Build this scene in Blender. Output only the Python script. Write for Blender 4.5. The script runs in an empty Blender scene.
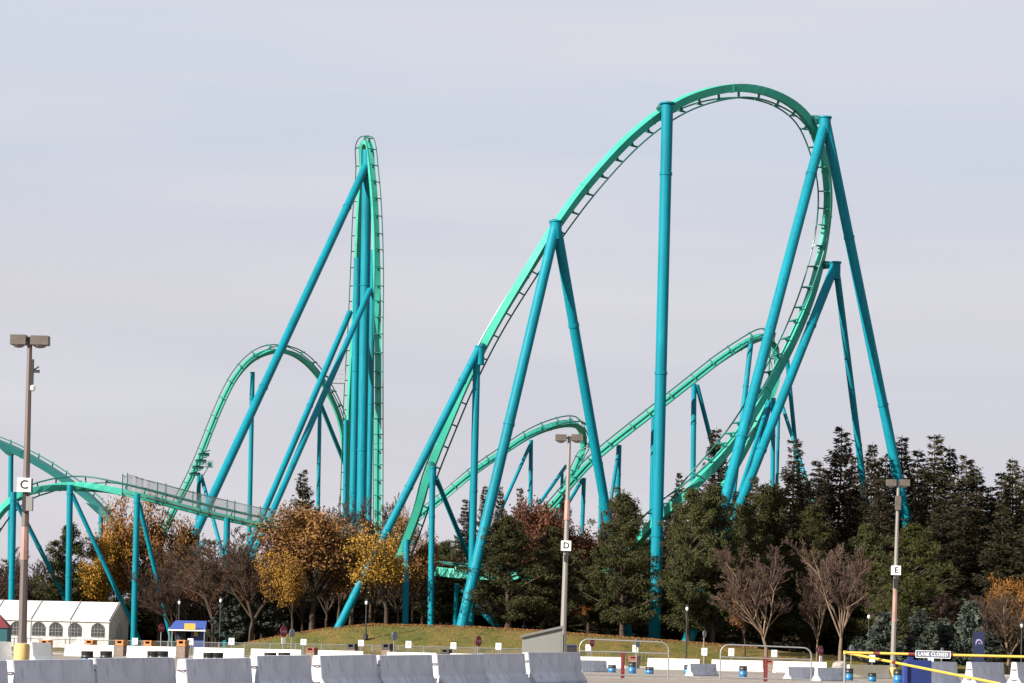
import bpy, math, random
import numpy as np
from mathutils import Vector, Matrix
random.seed(7); rng = np.random.default_rng(11)
C = bpy.context.scene.collection
rad = math.radians
# ------------------------------------------------------------------ camera
F = 2700.0; CX, CY = 512.0, 499.0; CAMZ = 1.5
TH = math.atan(146.0/F); RO = 0.0235
fwd = Vector((0, math.cos(TH), math.sin(TH))); u0 = Vector((0, -math.sin(TH), math.cos(TH))); r0 = Vector((1, 0, 0))
RT = r0*math.cos(RO)+u0*math.sin(RO); UP = u0*math.cos(RO)-r0*math.sin(RO)
CAM = Vector((0, 0, CAMZ))
cd = bpy.data.cameras.new('camera'); cam = bpy.data.objects.new('camera', cd); C.objects.link(cam)
cd.sensor_width = 36; cd.lens = 36*F/1024; cd.shift_y = (CY-341.5)/1024; cd.clip_start = 0.5; cd.clip_end = 20000
M3 = Matrix((RT, UP, -fwd)).transposed(); cam.matrix_world = Matrix.Translation(CAM) @ M3.to_4x4()
bpy.context.scene.camera = cam
def ray(px, py): return RT*((px-CX)/F)+UP*((CY-py)/F)+fwd
def W(px, py, d):
    r = ray(px, py); return CAM+r*(d/r.y)
def proj(p):
    v = Vector(p)-CAM; z = v.dot(fwd); return CX+F*v.dot(RT)/z, CY-F*v.dot(UP)/z
def smooth(a, b, v):
    t = np.clip((v-a)/(b-a), 0, 1); return t*t*(3-2*t)
MX = (np.array([-300, 0, 180, 250, 300, 340, 380, 470, 540, 650, 720, 780, 840, 1024, 1400])-512)*230/2700
MZ = np.array([.4, .4, .4, .9, 1.9, 2.5, 2.9, 2.9, 2.7, 2.2, 1.9, 1.5, 1.2, 1.0, 1.0])
def Tn(x, y):
    x = np.asarray(x, float); y = np.asarray(y, float)
    m = np.interp(x*230/np.maximum(y, 230), MX, MZ)*smooth(205.5, 219, y)
    return m+.55*np.exp(-((y-78)/34)**2)
def T(x, y): return float(Tn(x, y))
def XG(px, d, z=None):            # ground point at depth d seen at column px
    x = (px-512)*d/F
    for _ in range(5):
        zz = T(x, d) if z is None else z
        q = proj((x, d, zz)); x += (px-q[0])*d/F
    return Vector((x, d, T(x, d) if z is None else z))
def GH(px, py, lo=30, hi=260):    # where the ray meets the ground
    pv = None
    for k in range(int((hi-lo)*2)):
        d = lo+k*.5; p = W(px, py, d)
        if p.z <= T(p.x, d): return Vector((p.x, d, T(p.x, d)))
    p = XG(px, hi); return p
# ------------------------------------------------------------------ materials
MATS = {}
ALB = {'shade_blued_whitewash': 1.14, 'white_sign_paint': .95, 'black_lettering': 1, 'pine_needles': .47, 'bright_pine_needles': .40, 'spruce_needles': .40, 'blue_spruce_needles': .5, 'white_painted_barrier': 1, 'worn_parking_asphalt': .85,
       'orange_leaves': .78, 'brown_orange_leaves': .78, 'yellow_leaves': .85, 'red_brown_leaves': .5, 'purple_brown_twigs': .46, 'white_tent_fabric': .62, 'brown_twigs': .6, 'brown_bark': .6, 'pale_bark': .72, 'orange_bin_lid': .5, 'teal_column_paint': .9, 'mint_track_paint': .74, 'shade_deepened_teal': .55,
       'navy_banner_cloth': .3, 'blue_panel_paint': .45, 'bright_blue_panel': .45, 'maroon_roof_fabric': .5, 'blue_canopy_fabric': .6, 'brown_bin_body': .7, 'red_bin_lid': .5, 'red_post_paint': .4, 'teal_kiosk_paint': .4, 'fallen_leaf': .62, 'blue_grey_board': .5, 'blue_barrel_plastic': .6}
def mat(name, col, rough=.6, noise=None, metal=0, spec=.5, bump=None, vary=None):
    if name in MATS: return MATS[name]
    af = ALB.get(name, .76); col = tuple(c*af for c in col); noise = [(tuple(c*af for c in q[0]),)+tuple(q[1:]) for q in (noise or [])]
    m = bpy.data.materials.new(name); m.use_nodes = True; nt = m.node_tree; n = nt.nodes; L = nt.links
    b = n['Principled BSDF']; b.inputs['Roughness'].default_value = rough; b.inputs['Metallic'].default_value = metal
    b.inputs['Specular IOR Level'].default_value = spec
    c = n.new('ShaderNodeRGB'); c.outputs[0].default_value = (*col, 1); out = c.outputs[0]
    tc = n.new('ShaderNodeTexCoord')
    for (col2, scale, lo, hi, stretch) in (noise or []):
        mp = n.new('ShaderNodeMapping'); mp.inputs['Scale'].default_value = stretch; L.new(tc.outputs['Object'], mp.inputs[0])
        t = n.new('ShaderNodeTexNoise'); t.inputs['Scale'].default_value = scale; t.inputs['Detail'].default_value = 5
        L.new(mp.outputs[0], t.inputs['Vector'])
        r = n.new('ShaderNodeMapRange'); r.inputs[1].default_value = lo; r.inputs[2].default_value = hi; L.new(t.outputs[0], r.inputs[0])
        mx = n.new('ShaderNodeMix'); mx.data_type = 'RGBA'; L.new(r.outputs[0], mx.inputs[0]); L.new(out, mx.inputs[6])
        mx.inputs[7].default_value = (*col2, 1); out = mx.outputs[2]
    if vary:
        oi = n.new('ShaderNodeObjectInfo'); h = n.new('ShaderNodeHueSaturation'); L.new(out, h.inputs['Color'])
        a = n.new('ShaderNodeMapRange'); a.inputs[3].default_value = .5-vary[0]; a.inputs[4].default_value = .5+vary[0]
        v = n.new('ShaderNodeMapRange'); v.inputs[3].default_value = 1-vary[1]; v.inputs[4].default_value = 1+vary[1]
        L.new(oi.outputs['Random'], a.inputs[0]); L.new(oi.outputs['Random'], v.inputs[0])
        L.new(a.outputs[0], h.inputs['Hue']); L.new(v.outputs[0], h.inputs['Value']); out = h.outputs[0]
    L.new(out, b.inputs['Base Color'])
    if bump:
        t = n.new('ShaderNodeTexNoise'); t.inputs['Scale'].default_value = bump[0]; t.inputs['Detail'].default_value = 6; L.new(tc.outputs['Object'], t.inputs['Vector'])
        bp = n.new('ShaderNodeBump'); bp.inputs['Strength'].default_value = bump[1]; bp.inputs['Distance'].default_value = bump[2]
        L.new(t.outputs[0], bp.inputs['Height']); L.new(bp.outputs[0], b.inputs['Normal'])
    MATS[name] = m; return m
TEAL = mat('teal_column_paint', (.003, .195, .265), .5, [((.003, .15, .20), .35, .42, .72, (1, 1, .3)), ((.014, .25, .30), 2.5, .58, .85, (1, 1, .15)), ((.003, .10, .13), 1.6, .56, .76, (4, 4, .10))], spec=.12)
MINT = mat('mint_track_paint', (.055, .45, .34), .5, [((.03, .35, .26), .3, .42, .75, (1, 1, 1)), ((.11, .56, .45), 2.0, .62, .85, (1, 1, 1))], spec=.2)
RAILM = mat('dark_green_rail_paint', (.006, .14, .115), .4)
TIEM = mat('tie_paint', (.008, .18, .145), .45)
DKTEAL = mat('shade_deepened_teal', (.004, .14, .14), .4)  # teal darkened to carry the shade on the low left track's underside
BRONZE = mat('bronze_pole_paint', (.105, .078, .072), .5, [((.15, .10, .09), 1.5, .45, .7, (1, 1, .3))])
PINKP = mat('weathered_pole_paint', (.42, .25, .22), .6, [((.25, .15, .13), 3, .4, .7, (1, 1, .3))])
HEADM = mat('lamp_head_metal', (.135, .11, .092), .5, [((.10, .08, .067), 3, .4, .7, (1, 1, 1))])
LENS = mat('lamp_lens', (.18, .16, .15), .2)
WHITE = mat('white_sign_paint', (.80, .80, .78), .5)
DARK = mat('dark_metal', (.02, .02, .022), .5)
BLACKL = mat('black_lettering', (.015, .015, .015), .6)
GALV = mat('galvanised_steel', (.30, .30, .30), .42, [((.30, .30, .30), 3, .4, .7, (1, 1, 1))], metal=.3)
CONC = mat('shade_blued_whitewash', (.44, .45, .50), .85, [((.32, .33, .37), 1.1, .42, .68, (1, 1, 1)), ((.23, .235, .26), 7, .52, .78, (1, 1, .35)), ((.12, .12, .13), 2.2, .68, .76, (1, 1, .6))], bump=(14, .3, .02), vary=(0, .07))  # whitewash with stains and scuffs; bluish tint of the shade is in the colour
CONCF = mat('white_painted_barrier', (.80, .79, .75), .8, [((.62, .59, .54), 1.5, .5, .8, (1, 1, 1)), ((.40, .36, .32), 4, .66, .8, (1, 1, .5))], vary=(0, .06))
YELC = mat('yellow_painted_concrete', (.62, .43, .16), .75, [((.55, .36, .10), 2, .5, .75, (1, 1, 1)), ((.75, .62, .35), 5, .6, .8, (1, 1, .3))])
YEL = mat('yellow_boom_paint', (.62, .42, .06), .45, [((.62, .40, .05), 3, .5, .75, (1, 1, 1))])
RED = mat('red_post_paint', (.30, .012, .02), .45, [((.35, .02, .02), 4, .5, .75, (1, 1, 1))])
BLUEP = mat('blue_panel_paint', (.012, .04, .26), .5, [((.01, .03, .18), 2, .5, .75, (1, 1, .4))])
BARB = mat('blue_barrel_plastic', (.02, .22, .50), .4, vary=(.01, .15)); BARG = mat('green_barrel_plastic', (.02, .36, .20), .4)
BARK_ = mat('black_barrel_band', (.015, .015, .018), .45)
SHED = mat('grey_shed_siding', (.22, .22, .205), .7, [((.18, .18, .17), 2, .45, .75, (1, 1, .2))]); SHEDR = mat('shed_roof_sheet', (.17, .17, .16), .6)
TENT = mat('white_tent_fabric', (.78, .75, .73), .7, [((.70, .68, .66), .8, .45, .75, (1, 1, 1))], bump=(1.6, .6, .25)); GLASS = mat('clear_vinyl_window', (.05, .055, .06), .15); 
BINB = mat('brown_bin_body', (.22, .155, .12), .8, [((.30, .22, .18), 8, .5, .7, (1, 1, 1))]); BINO = mat('orange_bin_lid', (.68, .25, .05), .5); BINR = mat('red_bin_lid', (.38, .08, .05), .5)
REDS = mat('shaded_red_sign', (.20, .008, .03), .5); PINKS = mat('shaded_sign_bar', (.40, .14, .22), .5); BLUES = mat('blue_sign_mark', (.32, .40, .55), .5); GREYS = mat('sign_back_metal', (.22, .24, .30), .5)  # red disc and white bar: their shade is put into the maroon and pink
ROOFB = mat('blue_canopy_fabric', (.06, .11, .46), .6); YSIGN = mat('yellow_sign_paint', (.70, .42, .07), .5); MAROON = mat('maroon_roof_fabric', (.22, .02, .03), .7)
TEALW = mat('teal_kiosk_paint', (.01, .16, .20), .6); NAVY = mat('navy_banner_cloth', (.008, .03, .14), .7); LILAC = mat('lilac_emblem', (.35, .30, .50), .6)
GLOBE = mat('white_globe', (.80, .80, .80), .3); ROCK = mat('boulder_stone', (.40, .37, .34), .9, [((.28, .25, .22), 3, .4, .7, (1, 1, 1))], bump=(5, .6, .1))
BARK = mat('brown_bark', (.075, .052, .040), .95, [((.12, .09, .07), 3, .4, .7, (1, 1, .2))], spec=.1)
BARKL = mat('pale_bark', (.24, .175, .125), .95, [((.15, .10, .075), 3, .4, .7, (1, 1, .2))], spec=.1)
def fol(n, a, b, c, v=(.015, .22)): return mat(n, a, .75, [(b, .5, .42, .68, (1, 1, 1)), (c, 2.2, .5, .75, (1, 1, 1))], spec=.15, vary=v)
PINEF = fol('pine_needles', (.072, .076, .024), (.098, .090, .030), (.036, .042, .018))
PINEG = fol('bright_pine_needles', (.085, .092, .022), (.115, .108, .028), (.045, .052, .018))
SPRUF = fol('spruce_needles', (.064, .058, .024), (.090, .070, .034), (.030, .031, .016))
BSPRF = fol('blue_spruce_needles', (.10, .125, .10), (.15, .165, .125), (.05, .07, .055))
TWIGP = fol('purple_brown_twigs', (.16, .098, .082), (.20, .122, .092), (.085, .055, .052), (.012, .2))
TWIGB = fol('brown_twigs', (.105, .066, .047), (.14, .085, .055), (.06, .042, .034), (.012, .2))
LEAFO = fol('orange_leaves', (.27, .125, .026), (.38, .19, .032), (.12, .058, .022), (.01, .12))
LEAFB = fol('brown_orange_leaves', (.185, .088, .034), (.27, .125, .036), (.095, .05, .028), (.01, .12))
LEAFY = fol('yellow_leaves', (.34, .19, .022), (.44, .26, .03), (.16, .09, .02), (.01, .1))
LEAFR = fol('red_brown_leaves', (.19, .070, .042), (.25, .10, .05), (.10, .045, .032), (.01, .12))
# ------------------------------------------------------------------ mesh helpers
class MB:
    def __init__(s): s.v = []; s.f = []
    def add(s, vs, fs):
        o = len(s.v); s.v += [tuple(v) for v in vs]; s.f += [tuple(i+o for i in f) for f in fs]; return s
    def box(s, c, sz, rz=0, M=None):
        x, y, z = sz[0]/2, sz[1]/2, sz[2]/2; cs, sn = math.cos(rz), math.sin(rz); vs = []
        for (a, b, d) in ((-x,-y,-z),(x,-y,-z),(x,y,-z),(-x,y,-z),(-x,-y,z),(x,-y,z),(x,y,z),(-x,y,z)):
            vs.append((c[0]+a*cs-b*sn, c[1]+a*sn+b*cs, c[2]+d))
        return s.add(vs, [(0,3,2,1),(4,5,6,7),(0,1,5,4),(1,2,6,5),(2,3,7,6),(3,0,4,7)])
    def tube(s, p0, p1, r0, r1=None, n=8):
        return s.path([p0, p1], [r0, r0 if r1 is None else r1], n)
    def path(s, pts, rs, n=8, closed=False):
        pts = [Vector(p) for p in pts]
        if not hasattr(rs, '__len__'): rs = [rs]*len(pts)
        vs = []; fs = []; a = None
        for i, p in enumerate(pts):
            t = (pts[min(i+1, len(pts)-1)]-pts[max(i-1, 0)]).normalized()
            if a is None: a = t.cross(Vector((0, 0, 1))) if abs(t.z) < .95 else t.cross(Vector((0, 1, 0)))
            a = (a-t*a.dot(t)).normalized(); b = t.cross(a)
            for k in range(n):
                w = 2*math.pi*k/n; vs.append(p+(a*math.cos(w)+b*math.sin(w))*rs[i])
        for i in range(len(pts)-1):
            for k in range(n): fs.append((i*n+k, i*n+(k+1)%n, (i+1)*n+(k+1)%n, (i+1)*n+k))
        fs.append(tuple(reversed(range(n)))); fs.append(tuple((len(pts)-1)*n+k for k in range(n)))
        return s.add(vs, fs)
    def prism(s, prof, y0, y1, M=None):        # profile in xz extruded along y
        n = len(prof); vs = [Vector((x, y0, z)) for x, z in prof]+[Vector((x, y1, z)) for x, z in prof]
        if M is not None: vs = [M @ v for v in vs]
        fs = [(i, (i+1)%n, n+(i+1)%n, n+i) for i in range(n)]+[tuple(reversed(range(n))), tuple(range(n, 2*n))]
        return s.add(vs, fs)
    def lathe(s, c, prof, n=20):
        vs = []; fs = []
        for r, z in prof:
            for k in range(n): vs.append((c[0]+r*math.cos(2*math.pi*k/n), c[1]+r*math.sin(2*math.pi*k/n), c[2]+z))
        for i in range(len(prof)-1):
            for k in range(n): fs.append((i*n+k, i*n+(k+1)%n, (i+1)*n+(k+1)%n, (i+1)*n+k))
        fs.append(tuple(reversed(range(n)))); fs.append(tuple((len(prof)-1)*n+k for k in range(n)))
        return s.add(vs, fs)
    def build(s, name, m, parent=None, smooth_=False, loc=None, bevel=0):
        me = bpy.data.meshes.new(name); me.from_pydata(s.v, [], s.f); me.update()
        import bmesh
        bm = bmesh.new(); bm.from_mesh(me); bmesh.ops.recalc_face_normals(bm, faces=bm.faces)
        if bevel: bmesh.ops.bevel(bm, geom=list(bm.edges), offset=bevel, segments=2, affect='EDGES', clamp_overlap=True)
        bm.to_mesh(me); bm.free()
        if smooth_:
            me.polygons.foreach_set('use_smooth', [len(p.vertices) == 4 for p in me.polygons]); me.set_sharp_from_angle(angle=rad(40))
        if m: me.materials.append(m)
        return link(name, me, parent, loc)
def link(name, me, parent=None, loc=None):
    o = bpy.data.objects.new(name, me); C.objects.link(o)
    if parent is not None: o.parent = parent
    if loc is not None: o.location = loc
    return o
def tag(o, label=None, cat=None, group=None, kind=None):
    if label: o['label'] = label
    if cat: o['category'] = cat
    if group: o['group'] = group
    if kind: o['kind'] = kind
    return o
def empty(name, loc, label, cat, group=None, rz=0):
    o = bpy.data.objects.new(name, None); C.objects.link(o); o.location = loc; o.rotation_euler = (0, 0, rz); o.empty_display_size = .3
    return tag(o, label, cat, group)
def text(name, s, size, m, parent, loc, rz=0, ext=.004, xs=1):
    cu = bpy.data.curves.new('lettering', 'FONT'); cu.body = s; cu.size = size; cu.extrude = ext; cu.align_x = 'CENTER'; cu.align_y = 'CENTER'; cu.space_character = 1 if len(s) == 1 else 1.14; cu.offset = size*(.026 if len(s) == 1 else .012)
    o = bpy.data.objects.new('lettering_curve', cu); C.objects.link(o); bpy.context.view_layer.update()
    me = bpy.data.meshes.new_from_object(o.evaluated_get(bpy.context.evaluated_depsgraph_get())); bpy.data.objects.remove(o)
    me.materials.clear(); me.materials.append(m)
    t = link(name, me, parent, loc); t.rotation_euler = (rad(90), 0, rz); t.scale = (xs, 1, 1); return t
# ------------------------------------------------------------------ ground
def grid(name, xs, ys, m, dz, kind='structure'):
    X, Y = np.meshgrid(xs, ys); Z = Tn(X, Y)+dz; nx, ny = len(xs), len(ys)
    v = np.stack([X, Y, Z], -1).reshape(-1, 3)
    i = np.arange(nx*ny).reshape(ny, nx); q = np.stack([i[:-1, :-1], i[:-1, 1:], i[1:, 1:], i[1:, :-1]], -1).reshape(-1, 4)
    me = np_mesh(name, v, q, m); me.polygons.foreach_set('use_smooth', [True]*len(q)); o = link(name, me); o['kind'] = kind; return o
def np_mesh(name, v, q, m):
    me = bpy.data.meshes.new(name); k = q.shape[1]; me.vertices.add(len(v)); me.loops.add(q.size); me.polygons.add(len(q))
    me.vertices.foreach_set('co', v.astype(np.float32).ravel()); me.loops.foreach_set('vertex_index', q.astype(np.int32).ravel())
    me.polygons.foreach_set('loop_start', np.arange(0, q.size, k, dtype=np.int32)); me.update(calc_edges=True)
    if m: me.materials.append(m)
    return me
GRASS = mat('dry_autumn_grass', (.105, .115, .028), .9, [((.20, .14, .045), .22, .40, .60, (1, .5, 1)), ((.06, .072, .02), .8, .5, .72, (1, 1, 1)), ((.30, .16, .05), 3.5, .57, .70, (1, 1, 1))], spec=.1, bump=(9, .6, .15))
PAVE = mat('worn_parking_asphalt', (.27, .235, .205), .9, [((.20, .175, .155), .12, .42, .65, (1, 2.5, 1)), ((.34, .30, .26), .7, .5, .75, (1, 1, 1)), ((.14, .125, .12), 1.8, .64, .74, (.4, 3, 1))], spec=.15, bump=(30, .3, .02))
gx = np.concatenate([np.linspace(-4000, -160, 14), np.arange(-150, 151, 2.5), np.linspace(160, 4000, 14)])
gy = np.concatenate([np.linspace(-300, 10, 8), np.arange(14, 300, 2), np.linspace(320, 6000, 18)])
grid('ground', gx, gy, GRASS, -.02)
grid('parking_lot', gx[(abs(gx) < 151)], gy[(gy > -60) & (gy < 205)], PAVE, 0.0)
LINE = mat('worn_line_paint', (.60, .58, .54), .8, [((.30, .27, .24), 4, .45, .62, (1, 1, 1))])
kb = MB()
for k in range(40):
    x0 = -110+k*5.5; kb.box((x0+2.75, 205.3, T(x0, 205.3)+.02), (5.46, .3, .22))
o = kb.build('kerb', mat('kerb_concrete', (.42, .40, .37), .9, [((.3, .28, .26), 2, .45, .7, (1, 1, 1))])); o['kind'] = 'structure'
# painted bay lines on the lot
for k, px in enumerate((560, 640, 700, 760, 830, 900)):
    pass
lb = MB()
for d in (108, 132, 160):
    lb.box((12, d, T(12, d)+.004), (52, .12, .006))
for k in range(14):
    x = -8+k*3; lb.box((x, 146, T(x, 146)+.012), (.10, 9, .006))
o = lb.build('bay_lines', LINE); o['kind'] = 'structure'
# fallen leaves scattered on the mound crest
n = 16000; px = rng.uniform(250, 760, n); dd = np.where(rng.random(n) < .7, rng.normal(220, 1.6, n), rng.uniform(207, 232, n))
xs = (px-512)*dd/F; zs = Tn(xs, dd)+.03; c = np.stack([xs, dd, zs], -1)
def cards(c, d, s, L, w):
    L = np.asarray(L)[:, None]; w = np.asarray(w)[:, None]
    v = np.stack([c, c+d*L*.5+s*w*.5, c+d*L, c+d*L*.5-s*w*.5], 1).reshape(-1, 3)
    return v, np.arange(len(v)).reshape(-1, 4)
def unit(a): return a/np.maximum(np.linalg.norm(a, axis=-1, keepdims=True), 1e-9)
def rdir(n): return unit(rng.normal(size=(n, 3)))
d_ = rdir(n); d_[:, 2] = abs(d_[:, 2])*.5; d_ = unit(d_); s_ = unit(np.cross(d_, rdir(n)))
v, q = cards(c, d_, s_, rng.uniform(.06, .14, n), rng.uniform(.05, .12, n))
FL = mat('fallen_leaf', (.24, .105, .035), .8, [((.36, .20, .08), 3, .45, .6, (1, 1, 1))], spec=.1)
o = link('fallen_leaves', np_mesh('fallen_leaves', v, q, FL)); tag(o, 'orange fallen leaves strewn along the crest of the grass mound', 'leaves', kind='stuff')
# ------------------------------------------------------------------ tree protos
def prisms(P0, P1, R0, R1, k=3):
    t = unit(P1-P0); ref = np.where(abs(t[:, 2:3]) < .9, np.array([[0, 0, 1.]]), np.array([[1., 0, 0]])); a = unit(np.cross(t, ref)); b = np.cross(t, a)
    vs = []
    for P, R in ((P0, R0), (P1, R1)):
        for j in range(k):
            w = 2*math.pi*j/k; vs.append(P+(a*math.cos(w)+b*math.sin(w))*R[:, None])
    v = np.stack(vs, 1); N = len(P0); base = (np.arange(N)*2*k)[:, None]
    q = np.concatenate([base+np.array([[j, (j+1)%k, k+(j+1)%k, k+j]]) for j in range(k)], 0)
    return v.reshape(-1, 3), q
def merge(parts):
    o = 0; V = []; Q = []
    for v, q in parts: V.append(v); Q.append(q+o); o += len(v)
    return np.concatenate(V), np.concatenate(Q)
def stem(H, r, lean=0):
    z = np.linspace(0, H, 9); p = np.stack([np.cumsum(rng.normal(0, .05+lean, 9)), np.cumsum(rng.normal(0, .05, 9)), z], -1); p -= p[0]
    R = r*(1-.93*z/H); R[0] *= 1.25
    return p, R, prisms(p[:-1], p[1:], R[:-1], R[1:], 8)
def mk_pine(seed):                                   # H = 12, bushy clumps at the ends of limbs
    global rng; rng = np.random.default_rng(seed); H = 12.
    p, R, tr = stem(H*.97, .24); tp = [tr]; cen = []; P0 = []; P1 = []; R0 = []; z = 1.1
    while z < H*.985:
        u = z/H; prof = 3.3*(min(1, (1-u)/.62)**.75)*(.78+.22*min(1, u/.2))
        for b in range(int(rng.integers(4, 7))):
            a = rng.uniform(0, 6.283); l = prof*rng.uniform(.42, 1.22)+.2; st = np.array([np.interp(z, p[:, 2], p[:, 0]), np.interp(z, p[:, 2], p[:, 1]), z])
            e = rng.uniform(.05, .35)+.5*u; dr = np.array([math.cos(a)*math.cos(e), math.sin(a)*math.cos(e), math.sin(e)])
            en = st+dr*l+np.array([0, 0, .12*l]); P0.append(st); P1.append(en); R0.append(.05+.02*l)
            for k in range(int(2+l*1.5)):
                t = rng.uniform(.3, 1.04); sd = rng.normal(0, .30*l**.6, 3)*(.4+t*.6); sd[2] *= .55
                cen.append(st+(en-st)*t+sd)
        z += rng.uniform(.42, .78)
    cen.append(np.array([p[-1, 0], p[-1, 1], H-.2])); cen = np.array(cen)
    keep = rng.random(len(cen)) < .93; cen = cen[keep]
    P0 = np.array(P0); P1 = np.array(P1); R0 = np.array(R0); tp.append(prisms(P0, P1, R0, R0*.25, 4))
    K = 80; n = len(cen); c = np.repeat(cen, K, 0); dr = rdir(n*K); dr[:, 2] = dr[:, 2]*.8+.35; dr = unit(dr)
    rr = rng.uniform(.28, .56, n).repeat(K); st = c+dr*(rr*rng.uniform(.35, 1.0, n*K))[:, None]*np.array([1.15, 1.15, .75])
    tg = unit(np.cross(dr, rdir(n*K))); ra = rng.random(n*K)[:, None] < .35; dd_ = np.where(ra, dr, unit(tg+dr*.45)); s = np.where(ra, tg, unit(np.cross(dr, tg))); cr = cards(st, dd_, s, rng.uniform(.16, .30, n*K), rng.uniform(.06, .11, n*K))
    return merge(tp), cr
def mk_spruce(seed, dens=1., R_=3.4, droop=.28, H=15., thin=.95, top=1.):
    global rng; rng = np.random.default_rng(seed)
    p, R, tr = stem(H, .22); tp = [tr]; st_, dr_, L_, w_ = [], [], [], []; P0, P1, R0 = [], [], []; z = .7
    while z < H*.985:
        u = z/H; l0 = R_*(1-u)**thin*(.85+.15*min(1, u/.1))+.16
        for b in range(int(rng.integers(6, 9))):
            a = rng.uniform(0, 6.283); l = l0*rng.uniform(.4, 1.3); st = np.array([np.interp(z, p[:, 2], p[:, 0]), np.interp(z, p[:, 2], p[:, 1]), z])
            out = np.array([math.cos(a), math.sin(a), 0]); lat = np.array([-math.sin(a), math.cos(a), 0])
            up = .35*u-droop*(1-u)+rng.normal(0, .06); m = max(9, int(l*34*dens)); t = rng.uniform(.12, 1, m)
            zz = l*(up*t+.22*t**3); c = st+out*(l*t)[:, None]; c[:, 2] += zz
            en = st+out*l; en[2] += l*(up+.22); mid = st+out*l*.55; mid[2] += l*(up*.55+.04)
            P0 += [st, mid]; P1 += [mid, en]; R0 += [.035+.012*l, .02+.006*l]
            sd = rng.choice([-1, 1], m)[:, None]; wd = (1.05-t)*.34*l+.10
            d = unit(out*rng.uniform(.35, 1.0, (m, 1))+lat*sd*rng.uniform(.2, 1.0, (m, 1))+np.array([0, 0, 1])*rng.uniform(-.55, .22, (m, 1)))
            c = c+lat*(sd[:, 0]*rng.uniform(0, .75, m)*wd)[:, None]+rng.normal(0, .05, (m, 3))
            st_.append(c); dr_.append(d); L_.append(rng.uniform(.20, .46, m)); w_.append(rng.uniform(.06, .13, m))
        z += rng.uniform(.2, .42)*top
    P0 = np.array(P0); P1 = np.array(P1); R0 = np.array(R0); tp.append(prisms(P0, P1, R0, R0*.5, 3))
    c = np.concatenate(st_); d = np.concatenate(dr_); s = unit(np.cross(d, rdir(len(c))))
    return merge(tp), cards(c, d, s, np.concatenate(L_), np.concatenate(w_))
def grow(seed, H, trunk_h, spread, counts, ratio, tw, upb=.35, r=.17):
    global rng; rng = np.random.default_rng(seed); lv = []
    S = np.array([[0, 0, 0.]]); D = np.array([[0, 0, 1.]]); L = np.array([trunk_h]); Rr = np.array([r])
    for i, (k, ra) in enumerate(zip([1]+counts, [None]+ratio)):
        if i > 0:
            pS, pM, pE, pD, pL, pR = lv[-1]; N = len(pS)
            t = rng.uniform(.25, 1., (N, k)); t[:, 0] = 1.
            if i == 1: t = rng.uniform(.72, 1, (N, k))
            t = t.ravel(); idx = np.repeat(np.arange(N), k)
            a, m, e = pS[idx], pM[idx], pE[idx]; tt = t[:, None]
            S = np.where(tt < .5, a+(m-a)*tt*2, m+(e-m)*(tt*2-1))
            rd = rdir(len(idx)); pd = pD[idx]; rd = unit(rd-pd*(rd*pd).sum(-1, keepdims=True))
            sp = rng.uniform(.6, 1.2, (len(idx), 1))*spread[i-1]; D = unit(pd+rd*sp+np.array([0, 0, upb]))
            L = (H*ra if i == 1 else pL[idx]*ra)*rng.uniform(.6, 1.15, len(idx))*(1.15-.45*t); Rr = np.maximum(pR[idx]*(.56 if i > 1 else .5)*(1.1-.35*t), tw)
        M = S+D*(L*.5)[:, None]; D2 = unit(D+rng.normal(0, .13, D.shape)+np.array([0, 0, .08])); E = M+D2*(L*.5)[:, None]
        lv.append((S, M, E, D2, L, Rr))
    return lv
def lv_mesh(levels, k):
    ps = []
    for (S, M, E, D, L, R) in levels: ps += [prisms(S, M, R, R*.8, k), prisms(M, E, R*.8, R*.5, k)]
    return merge(ps)
def mk_bare(seed, wide=1.):
    lv = grow(seed, 9., 1.5, [.62*wide, .8, .85, .9, .9], [7, 7, 6, 6, 6], [.50, .56, .56, .55, .5], .0105, upb=.33, r=.105)
    return lv_mesh(lv[:3], 6), lv_mesh(lv[3:], 3)
def mk_leafy(seed, n=9, size=.135):
    lv = grow(seed, 9., 1.9, [.8, .95, 1., 1.], [9, 7, 6, 5], [.42, .6, .58, .5], .012, upb=.2, r=.13)
    S, M, E, D, L, R = lv[-1]; N = len(S); t = rng.uniform(.1, 1.1, (N*n, 1)); i = np.repeat(np.arange(N), n)
    c = S[i]+(E[i]-S[i])*t+rng.normal(0, .20, (N*n, 3)); d = rdir(N*n); d[:, 2] -= .3; d = unit(d); s = unit(np.cross(d, rdir(N*n)))
    lf = cards(c, d, s, rng.uniform(.7, 1.3, N*n)*size, rng.uniform(.6, 1., N*n)*size*.8)
    return lv_mesh(lv[:3], 6), merge([lf, lv_mesh(lv[3:], 3)]) if False else lf, lv_mesh(lv[3:], 3)
PROTO = {}
def proto(kind, i, res):
    tm = np_mesh(kind+'_trunk', *res[0], BARK); cm = np_mesh(kind+'_crown', *res[1], PINEF)
    tw = np_mesh(kind+'_twigs', *res[2], TWIGB) if len(res) > 2 else None
    allv = np.concatenate([res[0][0], res[1][0]]); H = np.percentile(res[1][0][:, 2], 99.8); Rr = np.percentile(np.hypot(res[1][0][:, 0], res[1][0][:, 1]), 97 if kind in ('spruce', 'blue') else 93)
    PROTO.setdefault(kind, []).append((tm, cm, tw, H, Rr))
for i in range(5): proto('pine', i, mk_pine(100+i))
for i in range(5): proto('spruce', i, mk_spruce(200+i))
for i in range(2): proto('blue', i, mk_spruce(250+i, 2.6, 1.75, .02, 4.6, .85, .62))
for i in range(4): proto('bare', i, mk_bare(300+i))
for i in range(4): proto('leafy', i, mk_leafy(400+i))
for i in range(2): proto('sparse', i, mk_leafy(450+i, 3, .13))
cnt = {}
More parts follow.
